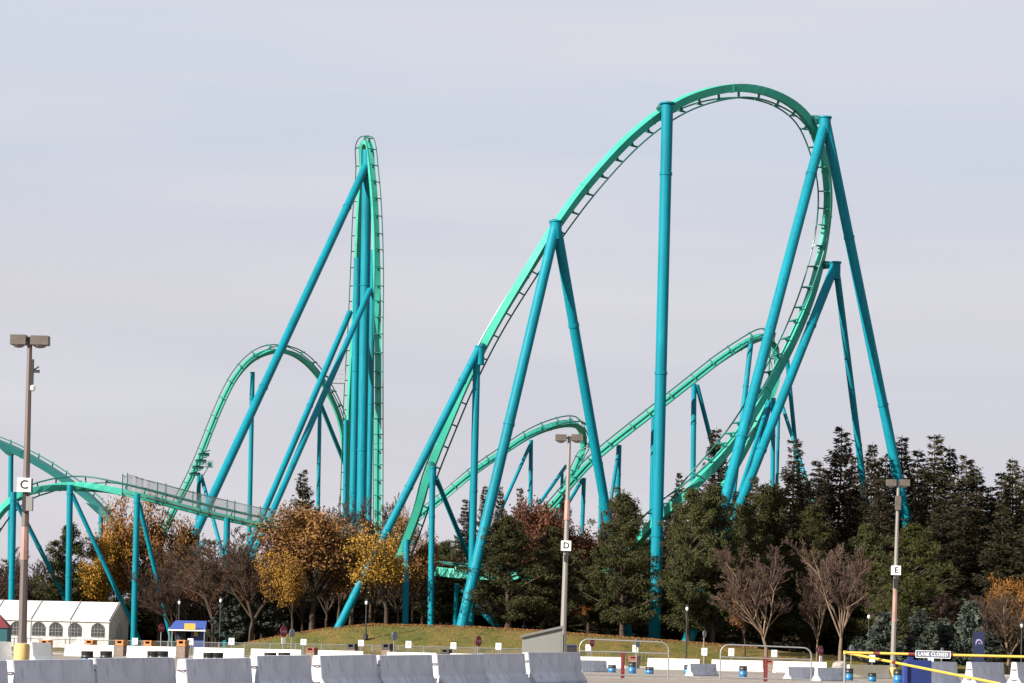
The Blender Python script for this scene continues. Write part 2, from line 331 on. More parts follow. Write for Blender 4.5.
TREEN = {'pine': 'pine_tree', 'spruce': 'spruce_tree', 'blue': 'blue_spruce', 'bare': 'bare_tree', 'leafy': 'autumn_tree', 'sparse': 'autumn_tree'}
def tree(kind, px, py, d, rpx, label, group=None, crown=None, bark=None, z=None):
    g = XG(px, d); top = W(px, py, d); H = max(2., top.z-g.z); Rw = rpx*d/F
    k = cnt.get(kind, 0); cnt[kind] = k+1; P = PROTO[kind][k % len(PROTO[kind])]; Rw *= {'pine': 1.06, 'spruce': 1.36, 'bare': 1.15, 'leafy': 1.15, 'sparse': 1.15}.get(kind, 1.1)
    o = empty(TREEN[kind], (g.x, g.y, g.z-.05), label, 'tree', group, rz=random.uniform(0, 6.28))
    sc = (Rw/P[4]*1.03, Rw/P[4]*1.03, H/P[3]); o.scale = sc
    cm = crown or {'pine': PINEF, 'spruce': SPRUF, 'blue': BSPRF, 'bare': TWIGP, 'leafy': LEAFB, 'sparse': LEAFR}[kind]
    bm_ = bark or {'bare': BARKL}.get(kind, BARK)
    t = link('trunk', P[0], o); c = link('crown', P[1], o); c.material_slots[0].link = 'OBJECT'; c.material_slots[0].material = cm
    t.material_slots[0].link = 'OBJECT'; t.material_slots[0].material = bm_
    if P[2]: link('twigs', P[2], c)
    return o
# name, px, y of top, depth, half width in px, label
tree('pine', 66, 524, 246, 27, 'dark bushy pine rising behind the roof of the white tent')
tree('pine', 92, 540, 252, 22, 'smaller dark pine between tent pine and golden tree')
tree('pine', 508, 516, 222, 37, 'round dark bushy pine left of the pole with sign D')
tree('pine', 553, 527, 225, 30, 'dark pine directly behind the pole with sign D')
tree('pine', 622, 491, 222, 30, 'tall pointed bushy pine left of the thick vertical coaster column')
tree('pine', 600, 545, 229, 26, 'lower dark pine between pole D and the pointed pine')
tree('pine', 688, 489, 221, 29, 'bushy pine whose crown covers the foot of the thick vertical column')
tree('pine', 712, 487, 223, 36, 'broad bushy pine where the big loop dives into the trees')
tree('pine', 742, 505, 229, 30, 'dark pine behind the left side of the large bare tree')
tree('pine', 770, 482, 232, 36, 'olive green bushy pine rising above the large bare tree', crown=PINEG)
tree('pine', 808, 505, 231, 32, 'olive pine standing in the gap between the two bare trees', crown=PINEG)
tree('pine', 908, 524, 222, 33, 'mid green rounded pine right of the pole with sign E', crown=PINEG)
tree('pine', 865, 525, 232, 30, 'dark pine just left of the pole with sign E')
SP = [(300, 471, 262, 21, 'lone dark spruce tip rising left of the clustered hill columns'),
 (463, 500, 262, 15, 'dark spruce tip seen between the loop columns over the low green track'), (482, 487, 265, 15, 'slim spruce behind the long leaning leg of the first A-frame'),
 (498, 488, 262, 14, 'slim spruce tip right beside the leaning leg of the first A-frame'), (516, 489, 266, 15, 'slim spruce tip left of the red-brown trees'), (563, 492, 268, 16, 'spruce tip behind the pole with sign D'),
 (676, 474, 258, 15, 'short spruce tip just right of the thick vertical column'), (712, 431, 262, 25, 'tall spruce crossed by the lower right of the big loop'),
 (748, 478, 252, 24, 'spruce behind the cluster of legs under the loop'), (789, 441, 247, 30, 'tall spruce right of the cluster of legs under the loop'), (836, 429, 243, 33, 'tallest spiky spruce left of the leg ending at the treetops'),
 (815, 462, 238, 24, 'shorter spruce in front of the tallest spiky spruce'), (869, 446, 241, 26, 'spruce between the two right hand loop legs'), (899, 439, 247, 30, 'spruce behind the longest right hand leg'),
 (930, 437, 243, 34, 'tall wide spruce right of the longest right hand leg'), (962, 457, 239, 34, 'broad brownish spruce left of the dip in the treeline'), (987, 488, 250, 26, 'lower spruce in the dip of the treeline at the right'),
 (1010, 461, 243, 28, 'tall spruce at the right edge of the photo'), (1034, 476, 240, 28, 'spruce cut by the right edge of the photo'), (940, 500, 234, 32, 'dark lower spruce behind the small blue spruces'),
 (1000, 505, 233, 30, 'dark lower spruce above the orange bush on the right'), (880, 480, 236, 26, 'dark lower spruce behind the lamp heads of pole E')]
for a in SP: tree('spruce', *a)
for px, y in ((800, 478), (822, 472), (853, 458), (884, 455), (916, 452), (947, 450), (975, 470), (998, 474), (1024, 468), (768, 490), (735, 492)):
    tree('spruce', px, y, 252+random.uniform(-3, 3), 27, 'dark spruce filling a gap in the evergreen skyline on the right', 'spruces closing the skyline on the right')
k = 0
for row, (dm, off) in enumerate(((256, 0), (272, 11))):
    for px in range(-20, 1050, 22):
        px += off
        y = 585+12*math.sin(px*.13) if px < 430 else 555+14*math.sin(px*.11) if px < 640 else 520+18*math.sin(px*.1)
        if px < 130: y = 600
        y -= row*8
        tree('spruce' if k % 3 else 'pine', px, y, dm+random.uniform(-3, 6), 27, 'dark evergreen deep in the shaded belt behind the other trees', 'evergreens in the shaded belt behind the front trees'); k += 1
for i, px in enumerate(range(-10, 440, 24)):
    if 75 < px < 150: continue
    tree('bare', px, 548+random.uniform(-10, 14)+(18 if px < 90 else 0), 249+random.uniform(-3, 3), 27, 'brown bare tree deep in the woods behind the tent and mound', 'bare trees in the back of the left woods', crown=TWIGB, bark=BARK)
for a in [(229, 588, 226, 16, 'dark blue-green spruce low between the bare trees left of the oak', ), (266, 578, 228, 19, 'larger blue-green spruce left of the brown oak trunk'),
 (883, 612, 206, 19, 'small blue spruce standing behind pole E'), (921, 609, 207, 17, 'pointed silver-blue spruce right of pole E'), (944, 618, 209, 14, 'short blue spruce between two taller blue spruces'),
 (967, 601, 208, 18, 'tallest blue spruce beside the navy banner'), (992, 630, 214, 13, 'blue spruce partly hidden behind the navy banner'), (858, 636, 214, 10, 'low blue spruce left of pole E')]: tree('blue', *a)
for a in [(22, 548, 250, 30, 'hazy bare tree behind the pole with sign C', None, TWIGP), (-8, 560, 244, 30, 'bare tree at the left edge of the photo', None, TWIGP),
 (176, 560, 232, 30, 'bare brown tree above the blue canopy'), (212, 536, 226, 40, 'bare dark-branched tree right of the blue canopy'), (251, 528, 224, 44, 'bare tree with straight slim trunk at the foot of the mound'),
 (292, 520, 240, 36, 'bare tree under the lone spruce tip'), (338, 499, 238, 36, 'bare twiggy tree in front of the clustered hill columns'), (370, 493, 244, 28, 'bare twiggy tree at the right of the clustered hill columns'), (405, 512, 240, 22, 'thin bare tree at the foot of the loop left leg')]:
    tree('bare', *a[:5], crown=TWIGB if len(a) < 7 else a[6], bark=BARK)
tree('bare', 766, 541, 211, 41, 'large spreading bare tree with pale trunk on the lawn')
tree('bare', 817, 548, 213, 22, 'slim bare tree with forked pale trunk left of the boulder')
tree('bare', 840, 541, 210, 37, 'full bare purple-brown tree standing behind the boulder')
tree('bare', 1008, 588, 209, 28, 'bare tree leaning at the right edge beside the banner', crown=TWIGB)
tree('bare', 985, 592, 218, 28, 'low bare tree behind the navy banner', crown=TWIGP)
tree('bare', 878, 590, 226, 28, 'low reddish bare tree behind the small spruce at pole E', crown=TWIGP)
tree('bare', 935, 588, 228, 30, 'low reddish bare tree behind the pointed blue spruces', crown=TWIGP)
tree('leafy', 114, 492, 250, 32, 'golden orange tree rising highest behind the tent gable', crown=LEAFO)
tree('leafy', 96, 532, 247, 22, 'lower bright yellow part-bare tree against the tent gable', crown=LEAFY)
tree('leafy', 160, 514, 252, 32, 'orange-brown tree right of the golden tree', crown=LEAFB)
tree('leafy', 312, 505, 225, 44, 'wide orange-brown oak on the left end of the mound', crown=LEAFB)
tree('leafy', 292, 552, 222, 24, 'lower orange tree in front of the brown oak', crown=LEAFO)
tree('sparse', 386, 522, 219, 36, 'half bare yellow-orange tree around the foot of the leaning loop leg', crown=LEAFY)
tree('leafy', 412, 508, 236, 20, 'thin orange tree at the bottom of the loop left leg', crown=LEAFB)
tree('leafy', 1010, 577, 226, 24, 'orange shrub-like tree at the right edge under the spruces', crown=LEAFO)
tree('leafy', 542, 500, 246, 34, 'red-brown tree between round pine and pole D', crown=LEAFR)
tree('leafy', 588, 499, 248, 30, 'red-brown tree right of pole D', crown=LEAFR)
tree('leafy', 565, 590, 233, 22, 'red-brown understorey tree below the D sign', crown=LEAFR)
tree('leafy', 600, 596, 238, 16, 'small orange tree low between the pines', crown=LEAFO)
tree('sparse', 215, 548, 240, 42, 'nearly bare brown-leaved tree in the middle of the left woods')
tree('sparse', 262, 545, 238, 40, 'nearly bare brown-leaved tree left of the brown oak')
tree('sparse', 352, 522, 231, 36, 'half bare brown-leaved tree between the oak and the yellow tree', crown=LEAFB)
tree('sparse', 745, 575, 213, 18, 'small tree with last orange leaves left of the large bare tree', crown=LEAFB)
# ------------------------------------------------------------------ roller coaster
def catmull(P, step):
    P = [np.array(p, float) for p in P]; out = []
    for i in range(len(P)-1):
        a, b = P[i], P[i+1]; p = P[i-1] if i else 2*a-b; n_ = P[i+2] if i+2 < len(P) else 2*b-a
        m = max(2, int(np.linalg.norm((b-a)[:3])/step))
        for k in range(m):
            t = k/m; out.append(.5*((2*a)+(-p+b)*t+(2*p-5*a+4*b-n_)*t*t+(-p+3*a-3*b+n_)*t**3))
    out.append(P[-1]); return out
base = XG(500, 240)
RC = empty('roller_coaster', base, 'huge teal and mint green steel roller coaster rising above the autumn trees', 'roller coaster')
RCo = Vector(base)
def loc(p): return Vector(p)-RCo
tie_unit = MB()
PR = [(-.60, .90), (-.60, .81), (-.12, .76), (-.11, .26), (.11, .26), (.12, .76), (.60, .81), (.60, .90)]
tie_unit.prism(PR, -.06, .06)
ntie = [0]
TIE_ME = None
def track(ctrl, w=.85, h=.9, sc=1., gap=1.7, ind=False, label=None, spine=MINT, flange=9, gg=.6):
    global TIE_ME
    pts = [tuple(W(a, b, c))+tuple(u) for a, b, c, u in ctrl]
    S = catmull(pts, .7); Pp = [Vector(s[:3]) for s in S]; fr = []
    for i, s in enumerate(S):
        t = (Pp[min(i+1, len(Pp)-1)]-Pp[max(0, i-1)]).normalized(); u = Vector(s[3:6]); u = (u-t*u.dot(t)).normalized(); fr.append((Pp[i], t, u, t.cross(u)))
    m = MB(); hw, hh = w*sc/2, h*sc/2; vs = []; fs = []
    for p, t, u, s in fr: vs += [loc(p+s*a*hw+u*b*hh) for a, b in ((-1, -1), (1, -1), (1, 1), (-1, 1))]
    for i in range(len(fr)-1):
        for k in range(4): fs.append((i*4+k, i*4+(k+1) % 4, i*4+4+(k+1) % 4, i*4+4+k))
    fs += [(0, 1, 2, 3), tuple(len(vs)-1-k for k in range(4))]; m.add(vs, fs)
    fm = m; acc = 0; lastf = 3.; ties = []; last = 0
    for i in range(1, len(fr)-1):
        acc += (Pp[i]-Pp[i-1]).length; p, t, u, s = fr[i]
        if acc-last >= gap: ties.append(i); last = acc
        if acc-lastf >= flange:
            lastf = acc; a, b = hw*1.12, hh*1.12; o1 = t*.05
            fm.add([loc(p+o+s*x*a+u*y*b) for o in (-o1, o1) for x, y in ((-1, -1), (1, -1), (1, 1), (-1, 1))], [(3, 2, 1, 0), (4, 5, 6, 7), (0, 1, 5, 4), (1, 2, 6, 5), (2, 3, 7, 6), (3, 0, 4, 7)])
    tr = m.build('track', spine, RC)
    if label: tr['label'] = label
    g = gg*sc*1.04; up = hh+.48*sc
    for sgn in (-1, 1):
        r = MB(); r.path([loc(p+s*sgn*g+u*up) for p, t, u, s in fr], .076*sc, 6); r.build('rail', RAILM, tr, True)
    if TIE_ME is None:
        tmp = tie_unit.build('cross_tie', TIEM); TIE_ME = tmp.data; bpy.data.objects.remove(tmp)
    big = MB()
    for i in ties:
        p, t, u, s = fr[i]; Mx = Matrix((s, t, u)).transposed().to_4x4(); Mx = Matrix.Translation(loc(p)) @ Mx @ Matrix.Diagonal((sc, sc, sc, 1))
        if ind and ntie[0] < 99:
            o = link('cross_tie', TIE_ME, tr); o.matrix_basis = Mx; ntie[0] += 1
        else: big.add([Mx @ Vector(v) for v in tie_unit.v], tie_unit.f)
    if big.v:
        o = big.build('cross_ties', TIEM, tr); o['kind'] = 'stuff'
    return tr, fr
LOOP, LF = track([(392, 575, 236, (.5, .85, .2)), (405, 545, 234, (.25, .95, .1)), (418, 510, 231, (.15, .97, 0)), (428, 476, 229, (.12, .98, 0)), (445, 432, 227, (.12, .98, -.05)), (468, 378, 226, (.12, .98, -.08)), (495, 325, 226, (.15, .97, -.1)), (525, 275, 226, (.22, .93, -.2)), (556, 226, 226.5, (.35, .75, -.35)),
 (590, 181, 228, (.45, .72, -.5)), (630, 138, 230, (.35, .65, -.65)), (668, 109, 232, (.22, .5, -.8)), (705, 93, 234, (.1, .35, -.95)), (745, 88, 236, (0, .15, -1)), (780, 97, 238, (-.35, .05, -.9)),
 (806, 117, 240, (-.65, -.25, -.7)), (821, 150, 242, (-.6, -.6, -.3)), (828, 190, 243, (-.45, -.85, 0)), (825, 235, 244, (-.45, -.85, .1)), (814, 285, 243, (-.6, -.7, .3)), (796, 333, 241, (-.65, -.45, .55)), (770, 384, 238, (-.5, -.4, .75)), (742, 430, 235, (-.35, -.3, .9)), (713, 466, 232, (-.2, -.25, .95)), (682, 498, 232, (-.1, -.2, 1)), (655, 522, 235, (0, -.1, 1)), (630, 550, 240, (0, 0, 1)), (600, 580, 246, (0, 0, 1))],
 w=.60, h=.70, gap=1.55, ind=True, label='great mint green arch of track, its two ends diving into the pines')
# first hill, far away, seen almost edge on
track([(376, 640, 470, (.10, -1, 0)), (377.5, 540, 474, (.10, -1, 0)), (378, 440, 479, (.10, -1, 0)), (378, 340, 482, (.10, -1, 0)), (376.5, 260, 485, (.5, -.85, .05)), (374.5, 205, 487, (.5, -.8, .2)), (371.5, 168, 489, (.4, -.7, .5)), (370, 148, 491, (.15, -.5, .85)), (366.5, 142, 494, (-.1, .1, 1)), (362.5, 148, 497, (-.6, .1, .7)),
 (362.5, 172, 500, (-.6, .8, .3)), (359.5, 215, 502, (-.6, .8, 0)), (357.5, 265, 505, (-.6, .8, 0)), (354.5, 330, 508, (-.6, .8, 0)), (350.5, 400, 512, (-.6, .8, 0)), (348, 470, 516, (-.6, .8, 0)), (345, 560, 520, (-.6, .8, 0))], w=.84, h=.55, sc=1.35, gap=2.8, label='tall narrow first hill seen edge on', flange=16)
track([(158, 548, 525, (-.1, -1, .15)), (172, 515, 522, (-.1, -1, .15)), (190, 480, 520, (-.1, -1, .15)), (203, 450, 520, (-.1, -1, .15)), (219, 410, 520, (-.1, -1, .15)), (235, 378, 521, (-.05, -.95, .25)), (254, 358, 523, (0, -.8, .5)), (276, 351, 526, (.1, -.2, .9)), (297, 356, 529, (.35, .25, .8)), (316, 373, 532, (.5, .35, .6)), (332, 400, 536, (.6, .3, .4)), (341, 425, 540, (.7, .3, .3)), (345, 455, 544, (.75, .3, .2)), (347, 500, 548, (.8, .2, .1)), (347, 550, 552, (.8, .2, .1))], w=.66, h=.55, sc=1.5, gap=3.1, flange=20, gg=.47, label='rounded hill of track left of the tall first hill')
track([(-60, 436, 275, (.05, .93, .35)), (-20, 438, 272, (.05, .93, .35)), (5, 446, 270, (.05, .93, .35)), (28, 457, 268, (.05, .93, .35)), (55, 473, 265, (.05, .93, .35)), (82, 492, 262, (.05, .93, .35)), (100, 508, 260, (.05, .93, .35)), (118, 532, 258, (.05, .93, .35)), (132, 565, 256, (.2, .4, .85)), (150, 590, 256, (.2, .4, .85))], w=.72, h=.62, sc=.9, gg=.42, label='track with shade-darkened teal underside descending behind pole C', spine=DKTEAL)
_, BF = track([(-30, 560, 238, (.4, .9, -.3)), (-12, 530, 240, (.4, .9, -.3)), (2, 510, 241, (.35, .9, -.3)), (16, 498, 242, (.2, .95, -.15)), (32, 491, 243, (.1, .97, .05)), (52, 487.5, 244, (.05, .95, .25)), (75, 486.5, 245, (0, .75, .6)), (105, 489, 245, (0, .15, 1)), (135, 495, 245, (0, 0, 1)), (170, 504, 246, (0, 0, 1)), (205, 513, 247, (0, 0, 1)), (240, 521, 248, (0, 0, 1)), (285, 531, 249, (0, 0, 1)), (320, 540, 250, (0, 0, 1))], w=.62, h=.62, sc=.95, gap=1.5, label='low mint green brake run with mesh walkway above the tent')
track([(395, 545, 292, (-.05, -1, .12)), (412, 523, 292, (-.05, -1, .12)), (440, 500, 292, (-.05, -1, .12)), (470, 475, 292, (-.05, -1, .12)), (500, 454, 293, (-.05, -1, .12)), (530, 435, 294, (-.05, -.97, .2)), (555, 425.5, 296, (0, -.92, .35)), (573, 424, 299, (.1, -.8, .5)), (582, 432, 303, (.3, -.4, .7)), (583, 449, 305, (.2, -.8, .5)), (576, 468, 304, (0, -.9, .4)), (566, 490, 301, (0, -.9, .4)), (556, 520, 298, (0, -.9, .4))], w=.66, h=.6, sc=.95, gg=.46, gap=2.1, label='smaller hill of track turning back above the lamp of pole D')
track([(530, 530, 296, (-.05, -1, .12)), (555, 502, 294, (-.05, -1, .12)), (585, 468, 292, (-.05, -1, .12)), (612, 444, 290, (-.05, -1, .12)), (650, 414, 289, (-.05, -1, .12)), (688, 384, 288, (-.05, -1, .12)), (718, 361, 288, (-.05, -.97, .2)), (745, 344, 289, (0, -.9, .4)), (762, 337, 291, (.1, -.6, .8)), (772, 341, 294, (-.3, -.3, .8)), (777, 358, 296, (-.8, -.2, .4)), (776, 382, 296, (-.85, -.2, .2)), (767, 405, 295, (-.8, -.3, .3)), (755, 430, 294, (-.7, -.3, .5)), (738, 462, 292, (-.6, -.3, .6)), (715, 500, 290, (-.5, -.3, .7))], w=.66, h=.6, gg=.46, gap=2.3, label='long rising run of track to the small turn behind the big loop')
track([(405, 570, 255, (0, .2, 1)), (430, 571, 252, (0, .2, 1)), (455, 574, 250, (0, .2, 1)), (485, 576, 249, (0, .2, 1)), (520, 577, 248, (0, .2, 1)), (560, 574, 248, (0, .2, 1)), (600, 566, 248, (0, .2, 1))], w=.8, h=.85, label='short low mint track glimpsed between the trees')
# ---- supports
def ext(p0, p1):                    # extend the leg down to the ground
    p0 = Vector(p0); p1 = Vector(p1); d = (p1-p0).normalized(); p = p1.copy()
    if d.z < -.05:
        for _ in range(2000):
            g = T(p.x, p.y)-.3
            if abs(p.z-g) < .05: break
            p += d*((p.z-g)/(-d.z))*.9
    return p
def leg(name, parent, p0, p1, dia, rings=(.22, .5, .78), m=TEAL, toground=True, taper=1.):
    dia *= .92; q = ext(p0, p1) if toground else Vector(p1); a, b = loc(p0), loc(q); t = (b-a).normalized(); r = dia/2
    pts = [a]; rs = [r*taper]
    for k in sorted(rings):
        c = a+(b-a)*k
        for dz, f in ((-.13, 1), (-.12, 1.11), (.12, 1.11), (.13, 1)): pts.append(c+t*dz); rs.append(r*f)
    pts.append(b); rs.append(r)
    return MB().path(pts, rs, 24).build(name, m, parent, True)
def saddle(parent, top, dia, fr, m=DKTEAL):
    near = min(fr, key=lambda f: (f[0]-Vector(top)).length); p = near[0]-near[2]*.35
    a, b = loc(top), loc(p); a = a+Vector((0, 0, -.15))
    if (a-b).length < 12: MB().tube(a, b, dia*.36, dia*.48, 6).build('saddle_bracket', m, parent)
    MB().lathe((loc(top).x, loc(top).y, loc(top).z-.05), [(dia*.56, 0), (dia*.62, .03), (dia*.62, .16), (dia*.1, .17)], 20).build('cap_plate', TEAL, parent)
def column(px0, py0, px1, py1, d0, d1, dia, fr=None, rings=(.3, .7), label=None, m=TEAL):
    c = leg('support_column', RC, W(px0, py0, d0), W(px1, py1, d1), dia, rings, m)
    if fr: saddle(c, W(px0, py0, d0), dia, fr)
    if label: c['label'] = label
    return c
def aframe(top, legs, fr=None, label=None, m=TEAL):
    f = bpy.data.objects.new('support_frame', None); C.objects.link(f); f.parent = RC; f.empty_display_size = .3
    if label: f['label'] = label
    for (px, py, d, px0, py0, dia, rings) in legs:
        leg('leg', f, W(px0, py0, top[2]), W(px, py, d), dia, rings, m)
    if fr:
        dm = max(l[5] for l in legs); saddle(f, W(*top), dm, fr); tp_ = loc(W(*top))
        MB().tube(tp_, tp_-Vector((0, 0, 1.5)), dm*.53, n=24).build('head', m, f, True)
    return f
# big arch
column(667.5, 104, 654.5, 636, 230, 231, 1.08, LF, (.13, .5, .8), 'thick near-vertical column under the left shoulder of the arch')
aframe((556, 222, 225), [(461, 628, 220, 556, 224, .95, (.50, .85)), (612, 545, 234, 557.5, 232, .92, (.22, .78))], LF, 'A-frame holding the left rise of the arch')
aframe((480, 347, 225), [(338, 628, 219, 479, 348, .72, (.12, .5)), (470.5, 628, 225, 477, 352, .66, (.5, .8))], LF, 'lower left support of the arch with one long leaning leg')
aframe((433, 468, 227), [(430.5, 628, 226, 432.5, 468, .55, (.3, .8)), (486, 600, 240, 436, 478, .46, (.5,))], LF)
column(406.5, 540, 405, 628, 231, 230, .6, None, ())
aframe((825, 118, 240), [(722, 512, 226, 824, 126, 1.0, (.1, .62)), (906, 518, 243, 826, 124, .98, (.21, .52))], LF, 'tallest right hand support of the arch with two spread legs')
aframe((835.5, 263, 243), [(737, 512, 232, 834, 268, .88, (.16, .5)), (861, 465, 246, 836, 266, .66, (.45,))], LF, 'second right hand support of the arch')
aframe((729, 470, 234), [(724, 520, 232, 729, 472, .6, ())])
aframe((755, 440, 236), [(690, 640, 226, 712, 570, .9, (.5,)), ])
column(467, 585, 467, 628, 249, 249, .5, None, ())
aframe((456, 582, 248), [(455, 628, 249, 457, 584, .5, ()), (497, 628, 246, 462, 590, .5, ())])
# small turn behind
for a in [(694, 384, 693, 480, 290, 290, .62), (619, 445, 617.5, 500, 291, 291, .62), (773.5, 398, 772.5, 480, 293, 293, .55), (779, 400, 777, 480, 298, 298, .4),
          (601, 462, 600.5, 520, 292, 292, .5), (584, 478, 582.5, 520, 293, 293, .5), (654, 412, 652, 500, 291, 291, .62), (531, 440, 530.5, 500, 295, 295, .5), (562, 470, 562, 500, 298, 298, .4), (472, 478, 470, 520, 294, 294, .45)]:
    column(*a, None, (.15, .5))
for t_, lg in [((697, 385, 290), [(714, 452, 292, 697, 385, .52, (.2,))]), ((751, 340, 289), [(735, 480, 284, 751, 342, .62, (.15, .5))]), ((769, 400, 294), [(742, 485, 286, 769, 402, .5, (.2,)), (747, 485, 288, 771, 404, .45, (.2,))]),
    ((785, 345, 296), [(795, 440, 298, 786, 348, .52, (.3,)), (808, 485, 292, 782, 405, .45, ())]), ((531, 441, 295), [(500, 512, 291, 531, 443, .42, (.3,))]), ((619, 446, 291), [(611, 500, 289, 619, 446, .42, (.3,))]),
    ((562, 470, 298), [(530, 517, 292, 566, 466, .42, ())]), ((584, 478, 293), [(563, 512, 290, 582, 480, .42, ())])]:
    aframe(t_, lg)
# first hill columns
for a in [(367.5, 150, 361.5, 505, 492, 492, 1.95, None, (.28, .62), 'thickest vertical column of the first hill'), (357.5, 258, 353, 505, 500, 500, 1.5, None, (.3, .62)), (373.5, 250, 369, 505, 489, 489, 1.1, None, (.4,)), (346, 420, 344.8, 505, 512, 512, .95, None, (.3,))]:
    column(*a)
aframe((366, 160, 492), [(190, 545, 440, 366.5, 165, 1.6, (.1, .5, .8)), ], label='single great leaning brace left of the first hill')
aframe((371, 292, 488), [(266, 526, 450, 370, 290, 1.2, (.3, .7)), (258, 526, 462, 350, 312, 1.2, (.3, .7))], label='twin leaning braces of the first hill')
# rounded hill
column(252.5, 372, 249.5, 520, 522, 522, 1.0, None, (.1, .6)); column(320, 400, 318, 510, 533, 533, .85, None, (.4,)); aframe((322, 402, 534), [(344, 462, 545, 321, 405, .95, (.35,))])
column(199, 475, 197.5, 540, 522, 522, .9, None, (.2,)); aframe((201, 475, 522), [(221, 548, 518, 201, 475, .8, (.3,))])
mech = MB()
for i in range(4):
    c = loc(W(195+i*3, 474-i*6.5, 518)); mech.box(c, (1.9, 1.0, .6), .3); mech.tube(c+Vector((-1.1, -.7, 0)), c+Vector((1.2, -.7, .8)), .13, n=5)
mech.build('brake_unit', RAILM, RC)
pl = MB(); c = loc(W(208, 467, 518)); pl.box(c, (1.9, 1.0, .12))
for sx in (-.9, -.3, .3, .9):
    pl.tube(c+Vector((sx, -.5, 0)), c+Vector((sx, -.5, 1.1)), .045, n=5)
for z_ in (.55, 1.1): pl.tube(c+Vector((-.9, -.5, z_)), c+Vector((.9, -.5, z_)), .045, n=5)
pl.tube(c+Vector((0, 0, -.1)), c+Vector((-1.4, 0, -2.6)), .09, n=5); pl.box(c+Vector((.3, 0, .5)), (.7, .6, .8)); pl.build('maintenance_platform', RAILM, RC)
pl = MB(); c = loc(W(338, 383, 505)); pl.box(c, (2.6, 1.4, .15))
for z_ in (.8, 1.6, 2.4): pl.tube(c+Vector((-1.3, -.7, z_)), c+Vector((1.3, -.7, z_)), .06, n=5)
for sx in (-1.3, -.4, .5, 1.3): pl.tube(c+Vector((sx, -.7, 0)), c+Vector((sx, -.7, 2.4)), .06, n=5)
pl.build('maintenance_platform', mat('grey_steel', (.35, .38, .38), .5), RC)
# left tracks
column(11, 449, 9.5, 620, 270, 270, .55, None, (.3,)); column(101, 508, 100, 600, 260, 260, .5, None, ())
for px, py, d in ((10, 448, 270), (101, 507, 260)):
    a = loc(W(px, py+7, d)); b = loc(W(px, py-1, d)); MB().add([b+Vector((-1.5, -.3, .3)), b+Vector((1.5, -.3, -.5)), a+Vector((.3, -.3, 0)), a+Vector((-.3, -.3, 0)), b+Vector((-1.5, .3, .3)), b+Vector((1.5, .3, -.5)), a+Vector((.3, .3, 0)), a+Vector((-.3, .3, 0))], [(0, 1, 2, 3), (4, 5, 6, 7), (0, 1, 5, 4), (1, 2, 6, 5), (2, 3, 7, 6), (3, 0, 4, 7)]).build('flared_bracket', DKTEAL, RC)
for a in [(13.5, 492, 11.5, 600, 238, .6), (70, 485, 68.3, 600, 241, .6), (137.2, 494, 133.8, 636, 240.5, .6)]:
    column(a[0], a[1], a[2], a[3], a[4], a[4], a[5], None, (.05, .55))
column(227, 518, 226.5, 548, 246, 246, .65, None, ())
for t_, lg in [((72, 494, 243), [(124, 607, 245, 72, 494, .44, (.4,))]), ((16, 500, 241), [(66, 600, 245, 16, 502, .44, (.3,))]), ((139, 503, 243), [(170, 634, 247, 139, 503, .44, (.3,))]), ((210, 545, 520), [(186, 570, 516, 206, 540, .8, ())])]:
    aframe(t_, lg)
# walkway with mesh fence on the brake run
wk = MB(); ms = MB(); pts = [f for f in BF if 120 < proj(f[0])[0] < 292]
for sgn in (1, -1):
    for i in range(len(pts)-1):
        a, b = pts[i], pts[i+1]; sa = Vector((a[3].x, a[3].y, 0)).normalized()*sgn; 
        pa, pb = a[0]+sa*1.0, b[0]+sa*1.0; qa, qb = a[0]+sa*1.8, b[0]+sa*1.8; z = Vector((0, 0, -.15 if sgn == 1 else .15))
        vs = [loc(pa+z), loc(qa+z), loc(qb+z), loc(pb+z)]; vs += [v+Vector((0, 0, .07)) for v in vs]
        wk.add(vs, [(0, 1, 2, 3), (4, 5, 6, 7), (0, 1, 5, 4), (1, 2, 6, 5), (2, 3, 7, 6), (3, 0, 4, 7)])
        for hgt in np.arange(.1, 1.61, .1): 
            ms.tube(loc(qa+z+Vector((0, 0, hgt))), loc(qb+z+Vector((0, 0, hgt))), .008 if hgt < 1.55 else .03, n=3)
        for k in range(7):
            q_ = qa+(qb-qa)*(k/7); ms.tube(loc(q_+z), loc(q_+z+Vector((0, 0, 1.6))), .008, n=3)
        if i % 4 == 0:
            ps = MB(); ps.tube(loc(qa+z-Vector((0, 0, .2))), loc(qa+z+Vector((0, 0, 1.75))), .055, n=5); ps.build('walkway_post', RAILM, RC)
            wk.tube(loc(a[0]+Vector((0, 0, -.3))), loc(qa+z), .06, n=4)
wkm = wk.build('walkway', mat('walkway_grating', (.12, .15, .14), .6), RC); ms.build('walkway_mesh', mat('mesh_wire', (.10, .13, .12), .5), RC)
